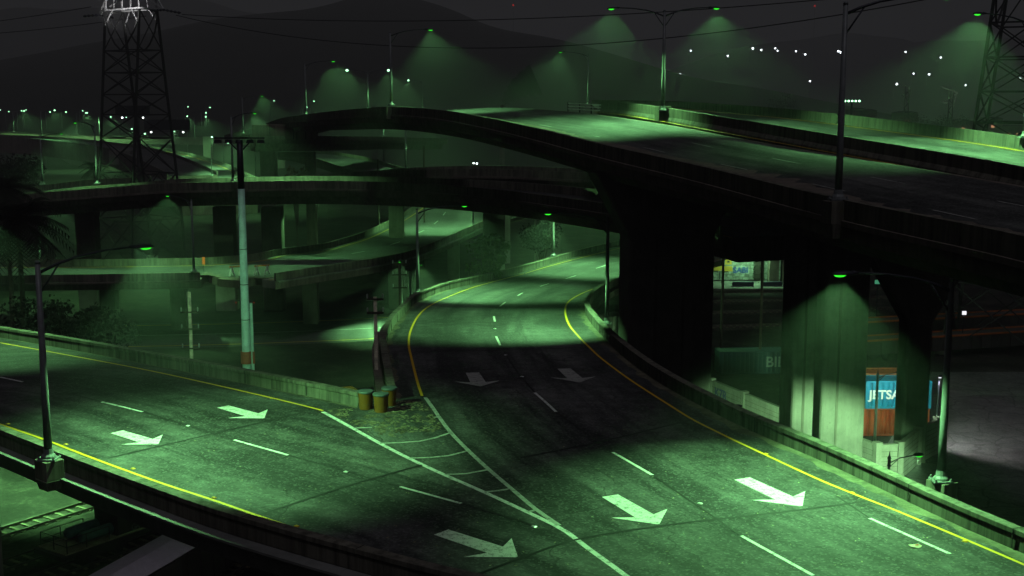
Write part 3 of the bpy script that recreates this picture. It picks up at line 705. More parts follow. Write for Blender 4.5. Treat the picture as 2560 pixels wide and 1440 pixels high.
FARM = MB().blob((4.95, 0, 9.3), (.34, .3, .26), 8, 5).mesh('lens', LENSF, True)
def mk(name, me, parent):
    o = bpy.data.objects.new(name, me); COL.objects.link(o); o.parent = parent; return o
def light(parent, x=4.95, z=9.12, power=LPOW, tilt=11, size=116, blend=.42, rz=0.0, col=LCOL, tdir=None):
    l = bpy.data.lights.new('lamp_light', 'SPOT'); l.energy = power; l.spot_size = R(size); l.spot_blend = blend; l.color = col
    l.shadow_soft_size = .12
    o = bpy.data.objects.new('lamp_light', l); COL.objects.link(o); o.parent = parent
    o.location = (x*math.cos(rz), x*math.sin(rz), z)
    o.rotation_euler = Matrix.Rotation(rz, 3, 'Z').to_euler()
    m = Matrix.Rotation(rz if tdir is None else tdir, 3, 'Z') @ Matrix.Rotation(-R(tilt), 3, 'Y'); o.rotation_euler = m.to_euler()
    return o
def street_lamp(base, heads, away, label, dual=False, on=True, far=False, group='street lamps along the roads', **kw):
    """base: point on the ground; heads: photo column(s) the head is seen at"""
    root = empty('street_lamp', base)
    tag(root, label, 'street lamp', group)
    mk('pole', LM['pole'], root); mk('base_plate', LM['base_plate'], root)
    for hu in heads:
        best = None
        for i in range(720):
            a = i/720*2*math.pi; x = base.x+4.95*math.cos(a); y = base.y+4.95*math.sin(a)
            dep = y*C_-(base.z+9.2-CH)*S_
            e = abs(1280+F*x/dep-hu)
            if (math.sin(a) >= 0) == away or abs(math.sin(a)) < .02:
                if best is None or e < best[0]: best = (e, a)
        a = best[1]
        for k in ('arm', 'brace', 'lamp_head'):
            o = mk(k, LM[k], root); o.rotation_euler = (0, 0, a)
            if k == 'lamp_head': q = mk('lens', FARM if far else LM['lens'], o)
        if on: light(root, rz=a, z=8.85 if far else 9.12, **kw)
    return root
SLG = 'street lamps along the roads'
lamp = street_lamp
near_lamp = lamp(D(122, 1148, 54.5), [362], True, 'tall street lamp on the near left parapet with its arm over the arrow lanes', size=114, tilt=10)
# extra spot added near the lamp head to light the masts behind
_l = light(near_lamp, 5.0, 9.1, 9500, 75, 40, 1.0, R(50), (.28, .86, .34), R(93))
b = MB(); p = D(122, 1148, 54.5); b.box((p.x, p.y, p.z-.45), (1.02, .9, .9), R(-40)); b.box((p.x, p.y-.05, p.z-1.14), (.75, .68, .48), R(-40), 1.3); b.obj('lamp_plinth', CONC, br, bevel=.03)
lamp(D(2352, 1203, 53.0), [2103], False, 'tall street lamp at the right edge of the ramp with a big hanging light cone', size=112, tilt=13, tdir=R(244), power=LPOW*1.15)
b = MB(); p = D(2352, 1203, 53.0); b.box((p.x+.1, p.y+.1, p.z-.5), (1.05, .9, 1.0), R(-60)); b.obj('lamp_plinth', CONC, br, bevel=.03)
top_lamp = lamp(D(2095, 500, 61), [2362], True, 'dark lamp post on the near parapet of the big overpass, head at the top edge', on=False); top_lamp.scale = (1, 1, 1.05)
lamp(D(1657, 278, 115), [1530, 1789], True, 'twin armed street lamp on the median barrier of the big overpass', tilt=6)
lamp(D(978, 264, 157), [1087], True, 'street lamp on the crest of the big overpass left of the smoke')
lamp(D(765, 286, 223), [843], True, 'street lamp on the left descending end of the big overpass')
lamp(D(1470, 262, 226), [1387], False, 'street lamp behind the guard rail at the crest')
lamp(D(2562, 345, 97), [2445], False, 'street lamp on the far parapet in front of the right pylon', power=LPOW*1.5)
lamp(D(608, 333, 318), [665], True, 'far street lamp rising behind the T headed mast')
lamp(D(921, 274, 300), [853, 987], True, 'distant twin armed street lamp behind the crest of the big overpass', far=True, tilt=6)
lamp(D(1057, 268, 440), [999], False, 'faint distant street lamp right of the crest lamp', far=True)
lamp(D(583, 453, 173), [636], True, 'street lamp on the middle bridge beside the T headed mast')
lamp(D(243, 459, 190), [188], False, 'street lamp on the middle bridge in front of the left pylon', power=LPOW*.7)
lamp(D(107, 461, 229), [153], False, 'street lamp at the far left on the side ramp beside the dark tree', power=LPOW*.35)
lamp(D(485, 679, 155), [420], True, 'dark street lamp standing at the torn edge of the broken ramp', power=LPOW*.6)
lamp(D(698, 626, 186), [770], False, 'street lamp on the far parapet of the broken ramp under the middle bridge', power=LPOW*.95)
lamp(D(1183, 566, 216), [1120], True, 'street lamp at the right edge of the lower ramp under the middle bridge', power=LPOW*.9)
lamp(D(1045, 733, 131), [1168], True, 'street lamp on the outer left bend of the winding ramp')
lamp(D(1517, 810, 103), [1352], True, 'street lamp on the right bend of the winding ramp beside the big pillar')
lamp(D(1383, 640, 170), [1455], False, 'street lamp on the far left parapet of the winding ramp by the trees', power=LPOW*1.3, size=126)
lamp(D(-60, 812, 96), [-40], False, 'street lamp outside the frame at left, lighting the start of the left ramp', power=LPOW*.5, size=104)
lamp(D(1590, 600, 205), [1600], False, 'street lamp hidden behind the big pillar at the end of the winding ramp')
lamp(D(100, 662, 190), [140], False, 'street lamp at the far left end of the broken ramp behind the palm')
lamp(Vector((D(1026, 700, 158).x, 158, GZ)), [1052], True, 'dim street lamp on the yard road behind the ramp bend', power=LPOW*1.3, size=104)
lamp(Vector((D(1003, 700, 171).x, 171, GZ)), [999], False, 'dim street lamp on the yard road behind the timber pole', power=LPOW*1.3, size=100)
lamp(W(-70, 1300, GZ), [20], True, 'yard lamp outside the frame lighting the railway tracks', power=LPOW*1.5)
# lamps of the far interchange
for (u, v, y, hu) in [(105, 338, 470, 150), (35, 331, 545, 60), (193, 336, 545, 215), (445, 345, 540, 468), (487, 346, 540, 521), (530, 440, 350, 570), (960, 405, 300, 985), (1015, 424, 250, 1075), (560, 415, 403, 530), (470, 388, 489, 430), (330, 398, 458, 380), (300, 381, 500, 340), (250, 345, 552, 290), (640, 452, 335, 600)]:
    lamp(D(u, v, y), [hu], True, 'small far street lamp with a white green spark along the distant interchange', far=True, group='far lamps of the interchange', power=LPOW*(1.1 if y > 320 else .4), size=134)
fl = []
b = MB(); b.tube([(0, 0, 0), (0, 0, 9.0)], [.18, .12], 6); FP = b.mesh('pole', POLE)
b = MB(); b.tube([(0, 0, 8.8), (1.6, 0, 9.2)], .06, 5); FA = b.mesh('arm', POLED)
FG = MB().blob((1.7, 0, 9.1), (.26, .26, .22), 8, 6).mesh('lamp_globe', LENSF, True)
FGW = MB().blob((1.7, 0, 9.1), (.72, .72, .72), 8, 6).mesh('lamp_globe', LENSFW, True)
def far_light(u, v, y, white, r, label, group):
    p = D(u, v, y); r = r*random.uniform(.7, 1.15); root = empty('far_lamp', (p.x-1.7*r, p.y, p.z-9.1*r)); root.scale = (r, r, r)
    tag(root, label, 'street lamp', group)
    mk('pole', FP, root); mk('arm', FA, root); mk('lamp_globe', FGW if white else FG, root)
for u, v in [(0, 275), (22, 279), (54, 277), (65, 275), (125, 280), (165, 280), (207, 277), (218, 282), (316, 293), (372, 282), (515, 282), (525, 269), (470, 267), (685, 252), (785, 253), (767, 268)]:
    far_light(u, v, 700, False, 1.5, 'far greenish street light in the row along the left horizon', 'far lights along the left horizon')
for u, v in [(1727, 127), (1819, 140), (1882, 121), (1903, 125), (1938, 121), (1944, 127), (1990, 128), (2013, 136), (2096, 128), (2102, 131), (2264, 130), (2352, 144), (1700, 186), (2025, 203), (2284, 184), (2323, 186), (2242, 210), (2414, 213), (2550, 197), (1184, 408), (1192, 409)]:
    far_light(u, v, 1650 if v < 300 else 420, True, 1.9 if v < 300 else .5, 'far white light dotting the dark hillside in the background', 'far lights on the hillside')
# stadium style cluster lamp
p = D(2128, 292, 300); st = empty('floodlight_mast', (p.x, p.y, GZ)); tag(st, 'distant floodlight mast with a row of lamps beside the dark lamp post', 'floodlight')
b = MB(); b.tube([(0, 0, 0), (0, 0, p.z-GZ+3.6)], .25, 8); b.obj('pole', POLED, st)
for k in range(5):
    b = MB(); b.blob((-1.6+k*.85, 0, p.z-GZ+3.75), (.26, .26, .26), 8, 5); b.obj('floodlight', LENSF, st)
# beacons
for u, v, nm in ((1283, 13, 'left'), (2037, 15, 'right')):
    p = D(u, v, 2300); mst = empty('radio_mast', (p.x, p.y, GZ)); tag(mst, 'faint radio mast with a red beacon above the %s' % ('central hill' if nm == 'left' else 'hillside lights at right'), 'radio mast', 'radio masts with red beacons')
    b = MB(); b.tube([(0, 0, 0), (0, 0, p.z-GZ)], [1.0, .3], 5); b.obj('mast', STEEL, mst)
    b = MB(); b.blob((0, 0, p.z-GZ), (1.8, 1.8, 1.8), 8, 6); b.obj('beacon', REDL, mst)

# ================================================================== pylons and wires
def pylon(loc, rz, label, lit):
    root = empty('pylon', loc, rz); tag(root, label, 'pylon', 'lattice pylons')
    H = 46.0; w = 11.0
    dep = lambda z: 10.6+(2.4-10.6)*max(0, min(1, (z-10)/44.0)) if z > 10 else 10.6+ (10-z)*.12
    def c(z, sx, sy): return Vector((sx*w/2, sy*dep(z)/2, z))
    brc = MB()
    lev = [0, 9, 17.5, 24, 28.3, 32, 36, 40, 47.2]
    for sx in (-1, 1):
        for sy in (-1, 1):
            legs = MB()
            for z0, z1 in zip(lev, lev[1:]): legs.bar(c(z0, sx, sy), c(z1, sx, sy), .36)
            q = c(0, sx, sy); lg = legs.obj('leg', STEEL, root); b = MB(); b.box((q.x, q.y, .3), (1.6, 1.6, 1.4)); b.obj('footing', CONCP, lg)
    def face(z0, z1, f, X=True):
        a0, b0, a1, b1 = f(z0, -1), f(z0, 1), f(z1, -1), f(z1, 1)
        if X: brc.bar(a0, b1, .16); brc.bar(b0, a1, .16)
        brc.bar(a1, b1, .2)
    fs = [lambda z, s: c(z, s, -1), lambda z, s: c(z, s, 1), lambda z, s: c(z, -1, s), lambda z, s: c(z, 1, s)]
    for z0, z1 in zip(lev, lev[1:]):
        for k, f in enumerate(fs):
            if z0 >= 40 and k < 2: continue
            face(z0, z1, f)
            if z0 < 17:  # redundant members
                m0 = (f(z0, -1)+f(z0, 1))/2; mm = (f(z1, -1)+f(z1, 1))/2
                brc.bar(f(z0, -1).lerp(f(z1, -1), .5), mm, .14); brc.bar(f(z0, 1).lerp(f(z1, 1), .5), mm, .14)
    for k, f in enumerate(fs[:2]):   # the arch between the two masts
        A = [f(46.2, -1), f(43.4, -1).lerp(f(43.4, 1), .13), f(41.2, -1).lerp(f(41.2, 1), .32), f(40, 0.0) if False else (f(40, -1)+f(40, 1))/2]
        for p0, p1 in zip(A, A[1:]): brc.bar(p0, p1, .22)
        B = [f(46.2, 1), f(43.4, 1).lerp(f(43.4, -1), .13), f(41.2, 1).lerp(f(41.2, -1), .32), (f(40, -1)+f(40, 1))/2]
        for p0, p1 in zip(B, B[1:]): brc.bar(p0, p1, .22)
    brc.obj('bracing', STEEL, root)
    arm = MB()
    for sy in (-1, 1):
        for z in (47.4, 49.8):
            arm.bar(c(z, -1, sy), c(z, 1, sy), .26)
        for k in range(5):
            a0 = c(47.4, -1, sy).lerp(c(47.4, 1, sy), k/4); a1 = c(49.8, -1, sy).lerp(c(49.8, 1, sy), k/4); arm.bar(a0, a1, .13)
        for sx in (-1, 1):
            tip = Vector((sx*10.2, 0, 47.0)); arm.bar(c(47.4, sx, sy), tip, .24); arm.bar(c(49.8, sx, sy), tip, .24)
            arm.bar(c(47.4, sx, sy), c(55, sx*.9, sy), .3)
            arm.bar(c(44.6, sx, sy), c(47.4, sx*.55, sy), .15)
    arm.obj('crossarm', STEELW if lit else STEEL, root)  # lit crossarm takes the brighter steel; floodlight is put into its colour
    for sx in (-1, 1):
        for s2 in (-1, 1):
            b = MB(); t = Vector((sx*10.2, 0, 46.9)); e = t+Vector((sx*.6, s2*3.2, -.4))
            n_ = 9; b.tube([t.lerp(e, i/n_) for i in range(n_+1)], [.10 if i % 2 else .26 for i in range(n_+1)], 8); b.obj('insulator', POLED, root)
    return root
pl = D(345, 420, 232)
py1 = pylon((pl.x, pl.y, GZ), R(-40), 'tall lattice pylon with a white lit crossarm standing behind the middle bridge at left', True)
prr = D(2530, 330, 152)
py2 = pylon((prr.x, prr.y, GZ), R(62), 'dark lattice pylon cut by the right edge of the picture', False)
WIRE = m_metal('dark_cable', (.012, .012, .012), .6)
def wire(a, c, sag, label, r=.07):
    b = MB(); n_ = 40; b.tube([a.lerp(c, i/n_)-Vector((0, 0, 4*sag*(i/n_)*(1-i/n_))) for i in range(n_+1)], r, 5)
    tag(b.obj('power_line', WIRE), label, 'power line', 'power lines between the pylons')
wire(D(455, 36, 226), D(2700, -70, 150), 3.0, 'upper power line running from the left pylon to the right edge')
wire(D(440, 38, 226), D(2560, -52, 140), 6.6, 'lower sagging power line running right from the left pylon')
wire(D(228, 17, 235), D(-400, 90, 300), .8, 'power line leaving the left pylon to the left, the upper one')
wire(D(365, 40, 236), D(-400, 92, 310), 1.5, 'power line leaving the left pylon to the left, the lower one')
# white flood lamp washing the crossarm
q = D(270, 75, 222)
l = bpy.data.lights.new('pylon_floodlight', 'SPOT'); l.energy = 5200; l.spot_size = R(75); l.spot_blend = .4; l.color = (1, 1, 1); l.shadow_soft_size = .2
lo = bpy.data.objects.new('pylon_floodlight', l); COL.objects.link(lo); lo.location = q; tgt = D(320, -10, 232); lo.rotation_euler = (tgt-q).to_track_quat('-Z', 'Y').to_euler(); lo.parent = None

# ================================================================== poles beyond the left parapet
# T headed mast
p = D(617, 900, 84); tm = empty('floodlight_mast', (p.x, p.y, GZ)); tag(tm, 'pale teal mast with a dark T head of unlit floodlights and red brown band', 'floodlight mast')
zt = D(603, 345, 84).z-GZ
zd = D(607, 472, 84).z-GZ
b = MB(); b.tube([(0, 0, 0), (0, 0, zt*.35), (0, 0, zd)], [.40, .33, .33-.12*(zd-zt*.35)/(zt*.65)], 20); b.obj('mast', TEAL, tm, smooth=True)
b = MB(); b.tube([(0, 0, zd), (0, 0, zt-.1)], [.33-.12*(zd-zt*.35)/(zt*.65)-.004, .21], 20); b.obj('shade_toned_upper_mast', POLED, tm, smooth=True)  # unlit top of the mast: shade put in as a darker colour
b = MB()
for k in range(9):
    z = 6.2+k*2.45; b.lathe([(.41-.0072*z, z), (.41-.0072*z, z+.05)], n=20)
b.obj('section_ring', POLED, tm)
zb = D(620, 893, 84).z-GZ
b = MB(); b.lathe([(.405, zb-.42), (.40, zb+.42)], n=20); b.obj('paint_band', RUSTB, tm)
b = MB(); b.tube([(.47, -.1, 0), (.43, -.1, 17.2)], .11, 8); b.obj('conduit', TEAL, tm)
b = MB(); b.tube([(.475, -.1, zb-.42), (.474, -.1, zb+.42)], .118, 8); b.obj('paint_band', RUSTB, tm)
b = MB(); b.box((0, 0, zt), (3.4, .22, .10)); b.tube([(0, 0, zt-1.0), (.85, 0, zt-.1)], .05, 6); b.tube([(0, 0, zt-1.0), (-.85, 0, zt-.1)], .05, 6); b.obj('crossbar', POLED, tm)
for k in range(5):
    b = MB(); b.box((-1.45+k*.725, -.05, zt-.22), (.5, .34, .22), 0, .8); b.obj('floodlight', POLED, tm)
for sx in (-1, 1):
    b = MB(); b.tube([(.2*sx, 0, 17.4), (.62*sx, 0, 17.3)], .03, 6); f_ = b.obj('bracket', POLED, tm)
    b = MB(); b.blob((.62*sx, 0, 17.2), (.035, .035, .05), 8, 5); b.obj('red_lamp', REDS, f_)
def timber_pole(loc, top, m_, arms, label):
    root = empty('utility_pole', loc); tag(root, label, 'utility pole', 'timber utility poles')
    b = MB(); b.tube([(0, 0, 0), (0, 0, top)], [.16, .12], 10); b.obj('pole', m_, root, smooth=True)
    for (z, hw) in arms:
        b = MB(); b.box((0, -.1, z), (2*hw, .09, .11), .1); a = b.obj('crossarm', WOODD, root)
        for s in (-1, 1):
            b = MB(); b.lathe([(.03, 0), (.05, .05), (.06, .22), (.03, .32)], (s*hw*.92, -.1+s*hw*.09, z+.05), 8); b.obj('insulator', STEELW, a)
    return root
p = D(479, 890, 86); timber_pole((p.x, p.y, GZ), D(475, 730, 86).z-GZ, WOOD, [(16.2, .62), (15.0, .62), (13.6, .62)], 'pale lit timber pole with pegs between the near lamp and the teal mast')
p = D(942, 990, 80); timber_pole((p.x, p.y, GZ), D(940, 742, 80).z-GZ, WOOD, [(18.1, .55), (17.2, .55)], 'lit timber pole standing behind the yellow barrels')
p = D(1000, 740, 112); timber_pole((p.x, p.y, GZ), D(1000, 658, 112).z-GZ, WOODD, [(16.2, .65), (15.2, .65), (14.0, .65)], 'black timber pole at the outside of the ramp bend')
for (u, v0, v1, y) in ((1802, 600, 900, 150), (1900, 600, 880, 140), (1060, 365, 425, 230), (945, 398, 430, 220)):
    p = D(u, v1, y); b = MB(); b.tube([(p.x, p.y, GZ), (p.x, p.y, D(u, v0, y).z)], .16, 8); 
    b.box((p.x, p.y, D(u, v0+22, y).z), (1.6, .1, .12)) if u > 1700 else None
    tag(b.obj('utility_pole', WOODD), {1802: 'thin dark pole crossing the left of the graffiti wall', 1900: 'thin dark pole crossing the right of the graffiti wall', 1060: 'thin dark pole rising behind the middle bridge near the centre', 945: 'short dark pole beside the small lit road behind the middle bridge'}[u], 'utility pole', 'thin dark poles')

# ================================================================== barrels, barricades
BY = m_paint('yellow_barrel_plastic', (.20, .078, .006), .25, .5, 5); BG = m_metal('grey_lid', (.10, .13, .14), .6)
def barrel(u, v, label, rz):
    p = G(u, v); root = empty('crash_barrel', p, rz); tag(root, label, 'barrel', 'yellow crash barrels at the gore')
    b = MB(); b.lathe([(.335, 0), (.36, .02), (.372, .30), (.385, .31), (.39, .34), (.378, .35), (.42, .92), (.43, .94)], n=28); b.obj('body', BY, root, smooth=False)
    b = MB(); b.lathe([(.455, .94), (.46, 1.0), (.44, 1.04), (.2, 1.06), (.02, 1.06)], n=28); b.obj('lid', BG, root)
barrel(915, 1022, 'yellow crash barrel with grey lid touching the end of the parapet, left one', .3)
barrel(953, 1029, 'yellow crash barrel with grey lid in front of the other two', 1.2)
barrel(974, 1013, 'yellow crash barrel with grey lid half hidden behind the front barrel', 2.0)
AW = m_paint('white_barricade', (.85, .85, .82), .05); AO = m_paint('orange_stripe', (.7, .2, .03), .2)
def sawhorse(u0, u1, v, label):
    a, c = W(u0, v, OZ), W(u1, v-2, OZ); root = empty('barricade', a); tag(root, label, 'barricade', 'sawhorse barricades at the torn edge')
    e = c-a; t = e.normalized(); nn = Vector((-t.y, t.x, 0))
    for q in (Vector((0, 0, 0)), e):
        b = MB(); b.bar(q-nn*.1-t*.36, q+Vector((0, 0, 1.25)), .17); b.bar(q+t*.36+nn*.1, q+Vector((0, 0, 1.25)), .17); b.bar(q-t*.22+Vector((0, 0, .5)), q+t*.22+Vector((0, 0, .5)), .14); b.obj('leg', AW, root)
    b = MB(); b.bar(Vector((0, 0, 1.2))-t*.3, e+Vector((0, 0, 1.2))+t*.3, .16); b.obj('rail', AO, root)
sawhorse(580, 604, 690, 'white sawhorse barricade nearest the torn end of the ramp, left of the mast')
sawhorse(642, 668, 688, 'white sawhorse barricade right of the mast on the broken ramp')
p = W(510, 680, OZ); mk_ = empty('marker_sign', p); tag(mk_, 'slim orange warning marker beside the torn ramp edge', 'road sign')
b = MB(); b.tube([(0, 0, 0), (0, 0, 1.1)], .04, 6); b.obj('post', POLED, mk_); b = MB(); b.box((0, 0, 1.5), (.34, .04, 1.0)); b.obj('panel', m_emit('orange_glow_panel', (.9, .32, .01), .35), mk_)  # panel glows by itself; the light it returns is set as emission

# ================================================================== yard at the right: containers, walls, ground lamps
def corr(col, name):
    m, t, b = mat(name); v = coords(t); n_ = noise_(t, v, 1.6, 6, .7); n2 = noise_(t, coords(t, (1.5, 1.5, .15)), 2.0, 5, .7)
    c = ramp(t, n_, [(.3, g3(.75, col)), (.7, g3(1.1, col))]); c = mixc(t, ramp(t, n2, [(.58, (0, 0, 0)), (.72, (.7, .7, .7))]), c, (.06, .035, .02))
    t.links.new(c, b.inputs['Base Color']); b.inputs['Roughness'].default_value = .55; return m
def container(loc, rz, col, label, text=None, length=12.2, tsize=1.3, tx=0.5, tmat=None, tz=.75):
    root = empty('shipping_container', loc, rz); tag(root, label, 'shipping container', 'shipping containers in the yard')
    L, Wd, Hh = length, 2.5, 2.6
    for y_, s in ((0, -1), (Wd, 1)):
        b = MB(); prof = []; x = .15
        while x < L-.3: prof += [(x, 0), (x+.20, 0), (x+.31, .16), (x+.40, .16)]; x += .51
        vs = [(px, y_+(d if s < 0 else -d), z) for z in (.16, Hh-.14) for px, d in prof]; n_ = len(prof)
        b.add(vs, [(i, i+1, n_+i+1, n_+i) for i in range(n_-1)]); b.obj('side_panel', col, root)
    b = MB(); prof = []; x = .1
    while x < L-.3: prof += [(x, 0), (x+.25, 0), (x+.30, .035), (x+.45, .035)]; x += .5
    n_ = len(prof); b.add([(px, y_, Hh-.07+d) for y_ in (.06, Wd-.06) for px, d in prof], [(i, i+1, n_+i+1, n_+i) for i in range(n_-1)]); b.obj('roof', col, root)
    b = MB()
    for x in (0, L):
        b.box((x, Wd/2, Hh/2), (.08, Wd-.1, Hh-.1))
        for y_ in (0.0, Wd): b.box((x+(.06 if x == 0 else -.06), y_, Hh/2), (.16, .16, Hh))
    for y_ in (0, Wd):
        for z in (.08, Hh-.07): b.box((L/2, y_, z), (L, .12, .15))
    b.obj('frame', col, root)
    if text: text_part('lettering', text, tsize, (tx, -.012, tz), (R(90), 0, 0), tmat, root, .008, sx=1.0, bold=.03 if text == 'JETSAM' else .015)
    return root
CB = corr((.012, .26, .46), 'blue_container'); CR = corr((.40, .062, .018), 'rust_container'); CO = corr((.50, .13, .03), 'orange_container'); CT = corr((.02, .06, .08), 'dark_teal_container'); CY = corr((.42, .22, .02), 'yellow_container')
LW = m_paint('white_lettering', (.85, .85, .85), .12)
p = W(2166, 959, -9.0); p.z = GZ+2.62
container((p.x, p.y, GZ+2.62), 0.02, CB, 'blue shipping container with white JETSAM lettering stacked on a rust one', 'JETSAM', 6.1, 1.16, .30, LW, .93)
container((p.x-.1, p.y, GZ), 0.02, CR, 'rust brown shipping container at the bottom of the stack under the blue one', None, 6.1)
container((p.x-3.5, p.y+3.2, GZ+2.62), 0.02, CO, 'orange shipping container behind the blue lettered one', None, 9.1)
container((p.x-3.5, p.y+3.2, GZ), 0.02, CT, 'dark teal shipping container beneath the orange one', None, 9.1)
p = W(1800, 880, GZ+2.6); container((p.x, p.y, GZ), .06, CT, 'dark shadowed container with faded BILGE lettering between the pillars', 'BILGE', 12.2, 1.7, 5.3, m_paint('faded_lettering', (.35, .38, .38), .5), .8)
p = W(846, 986, GZ+2.6); container((p.x-9, p.y-4, GZ), .45, CY, 'yellow shipping container in the dark below the left parapet by the barrels', None, 12.2)
# block wall
BW = m_concrete('block_wall', (.42, .40, .34), .25)
bw = empty('block_wall'); tag(bw, 'low pale block wall with capped posts running behind the right parapet', 'wall')
wp = [W(1700, 915, -10.8), W(1780, 948, -10.8), W(1862, 981, -10.8), W(1990, 1032, -10.8), W(2110, 1078, -10.8), W(2194, 1109, -10.8), W(2250, 1107, -10.8), W(2296, 1070, -10.8), W(2345, 1046, -10.8)]
for a, c in zip(wp, wp[1:]):
    a0 = Vector((a.x, a.y, GZ)); c0 = Vector((c.x, c.y, GZ))
    b = MB(); b.sweep([a0, c0], [(-.12, 0), (-.12, 2.95), (-.2, 2.96), (-.2, 3.15), (.2, 3.15), (.2, 2.96), (.12, 2.95), (.12, 0)]); b.obj('panel', BW, bw)
    b = MB(); d_ = (c0-a0).normalized(); n_ = Vector((d_.y, -d_.x, 0))
    for k in range(1, 7):
        for s in (-1, 1): b.bar(a0+n_*.12*s+Vector((0, 0, .42*k)), c0+n_*.12*s+Vector((0, 0, .42*k)), .02)
    b.obj('mortar_joint', TAR, bw)
for a in wp:
    b = MB(); b.box((a.x, a.y, GZ+1.6), (.5, .5, 3.2), .3); b.box((a.x, a.y, GZ+3.26), (.62, .62, .14), .3); b.obj('post', BW, bw)
WALLG = m_paint('graffiti_strokes', (.10, .12, .30), .3)
q = wp[1].lerp(wp[2], .12); d_ = (wp[2]-wp[1]); d_.z = 0; d_.normalize()
text_part('graffiti', 'K7R', 1.3, (q.x+.14*d_.y, q.y-.14*abs(d_.x)-.16, GZ+1.7), (R(90), 0, math.atan2(d_.y, d_.x)), WALLG, bw, .004)
# ground lamps of the yard
def yard_lamp(top, hu, H, label, power, away, tilt=25, size=101, col=(.40, .92, .40), aim=80):
    root = empty('yard_lamp', (top.x, top.y, top.z-H)); tag(root, label, 'street lamp', 'ornamental lamps in the yard')
    b = MB(); b.tube([(0, 0, 0), (0, 0, H-.9)], [.14, .10], 10); b.obj('pole', POLE, root, smooth=True)
    b = MB(); b.lathe([(.14, H-.95), (.16, H-.9), (.11, H-.85), (.11, H-.45), (.16, H-.4), (.13, H-.34), (.05, H-.2), (.02, H+.1)], n=10); b.obj('finial', POLED, root)
    e = D(hu, 940, top.y+(.3 if away else -.3)); a = math.atan2(e.y-top.y, e.x-top.x); L = math.hypot(e.x-top.x, e.y-top.y)
    b = MB(); b.tube([(0, 0, H-.75), (L*.4, 0, H-.42), (L, 0, H-.25)], .045, 8); b.tube([(.05, 0, H-1.05), (L*.35, 0, H-.48)], .03, 6); o = b.obj('arm', POLED, root); o.rotation_euler = (0, 0, a)
    b = MB(); b.blob((L+.25, 0, H-.25), (.42, .2, .17), 12, 6, -.3, 1); o = b.obj('lamp_head', POLED, root, True); o.rotation_euler = (0, 0, a)
    b = MB(); b.blob((L+.3, 0, H-.30), (.28, .16, .13), 12, 6, -1, 0); b.obj('lens', LENS, o, True)
    light(root, L+.3, H-.52, power, tilt, size, .45, a, col, R(aim))
yard_lamp(D(2195, 926, 106.6), 2243, D(2195, 926, 106.6).z-GZ, 'ornamental yard lamp with a spike, in front of the blue container', 2200, True, 42, 136, (.62, .95, .66))
yard_lamp(D(2224, 1132, 84), 2298, D(2224, 1132, 84).z-GZ, 'ornamental yard lamp with a spike, by the pale block wall', 24000, True, 58, 94, aim=115)
yard_lamp(Vector((16.5, 102.5, -8.6)), 1840, 5.4, 'added unseen yard lamp behind the right parapet, washing the pale block wall', 5000, True, 66, 100)  # unseen lamp added to light the block wall
# white work lamp over the cracked apron
p = W(2470, 1020, GZ); CR_ = m_asphalt('cracked_apron', .03, .15, cracks=(.30, .022, .2))
b = MB(); b.add([W(2330, 930, GZ+.03), W(2900, 930, GZ+.03), W(3100, 1500, GZ+.03), W(2100, 1300, GZ+.03)], [(0, 1, 2, 3)]); structure(b.obj('pavement', CR_))
q = D(2349, 940, 108); wl = empty('wall_lamp', q); tag(wl, 'small white work lamp glowing beside the dark column at right', 'lamp')
b = MB(); b.box((0, 0, 0), (.3, .25, .2)); b.obj('housing', POLED, wl); b = MB(); b.box((0, -.08, -.13), (.22, .2, .07)); b.obj('lens', GLASSP, wl)
b = MB(); b.tube([(0, .1, .1), (0, .1, GZ-q.z)], .08, 8); b.obj('pole', POLED, wl)
l = bpy.data.lights.new('work_light', 'SPOT'); l.energy = 2600; l.spot_size = R(110); l.spot_blend = .5; l.color = (1, .95, .95); l.shadow_soft_size = .1
lo = bpy.data.objects.new('work_light', l); COL.objects.link(lo); lo.parent = wl; lo.location = (.0, -.2, -.3); lo.rotation_euler = Vector((8, 1.5, -6)).to_track_quat('-Z', 'Y').to_euler()
# lit teal panel and white box lamp under the overpass
p = D(2195, 705, 170); sg = empty('sign_panel', p); tag(sg, 'tiny lit teal panel glimpsed under the overpass left of the Y shaped pier', 'sign')
b = MB(); b.box((0, 0, 0), (.85, .1, .55)); b.obj('panel', SIGNG, sg); b = MB(); b.tube([(0, .1, 0), (0, .1, GZ-p.z)], .08, 6); b.obj('post', POLED, sg)
p = D(2410, 782, 150); sg = empty('work_light', p); tag(sg, 'small square white light among the pylon feet at right', 'lamp')
b = MB(); b.box((0, -.1, 0), (.5, .08, .45)); b.obj('lens', GLASSP, sg); b = MB(); b.box((0, 0, 0), (.6, .12, .55)); b.tube([(0, .1, 0), (0, .1, GZ-p.z)], .07, 6); b.obj('housing', POLED, sg)
# gondola wagons with orange rims behind the Y pier
def gondola(a, c, label):
    a.z = c.z = GZ; d_ = c-a; L = d_.length; root = empty('gondola_wagon', a, math.atan2(d_.y, d_.x)); tag(root, label, 'rail wagon', 'freight wagons in the yard')
    b = MB(); b.box((L/2, 0, 1.7), (L, 2.8, 1.7)); 
    x = .6
    while x < L: b.box((x, -1.43, 1.7), (.12, .1, 1.7)); x += 1.4
    b.obj('body', corr((.06, .055, .05), 'wagon_grey'), root)
    b = MB(); b.box((L/2, -1.42, 2.6), (L, .16, .22)); b.box((L/2, 1.42, 2.6), (L, .16, .22)); b.obj('rim', CO, root)
    for x in (1.2, 2.9, L-2.9, L-1.2):
        for s in (-1, 1):
            b = MB(); b.tube([(x, s*.7, .46), (x, s*.82, .46)], .46, 14); b.obj('wheel', STEEL, root)
    b = MB(); b.box((L/2, 0, .75), (L-1, 1.2, .25)); b.obj('underframe', STEEL, root)
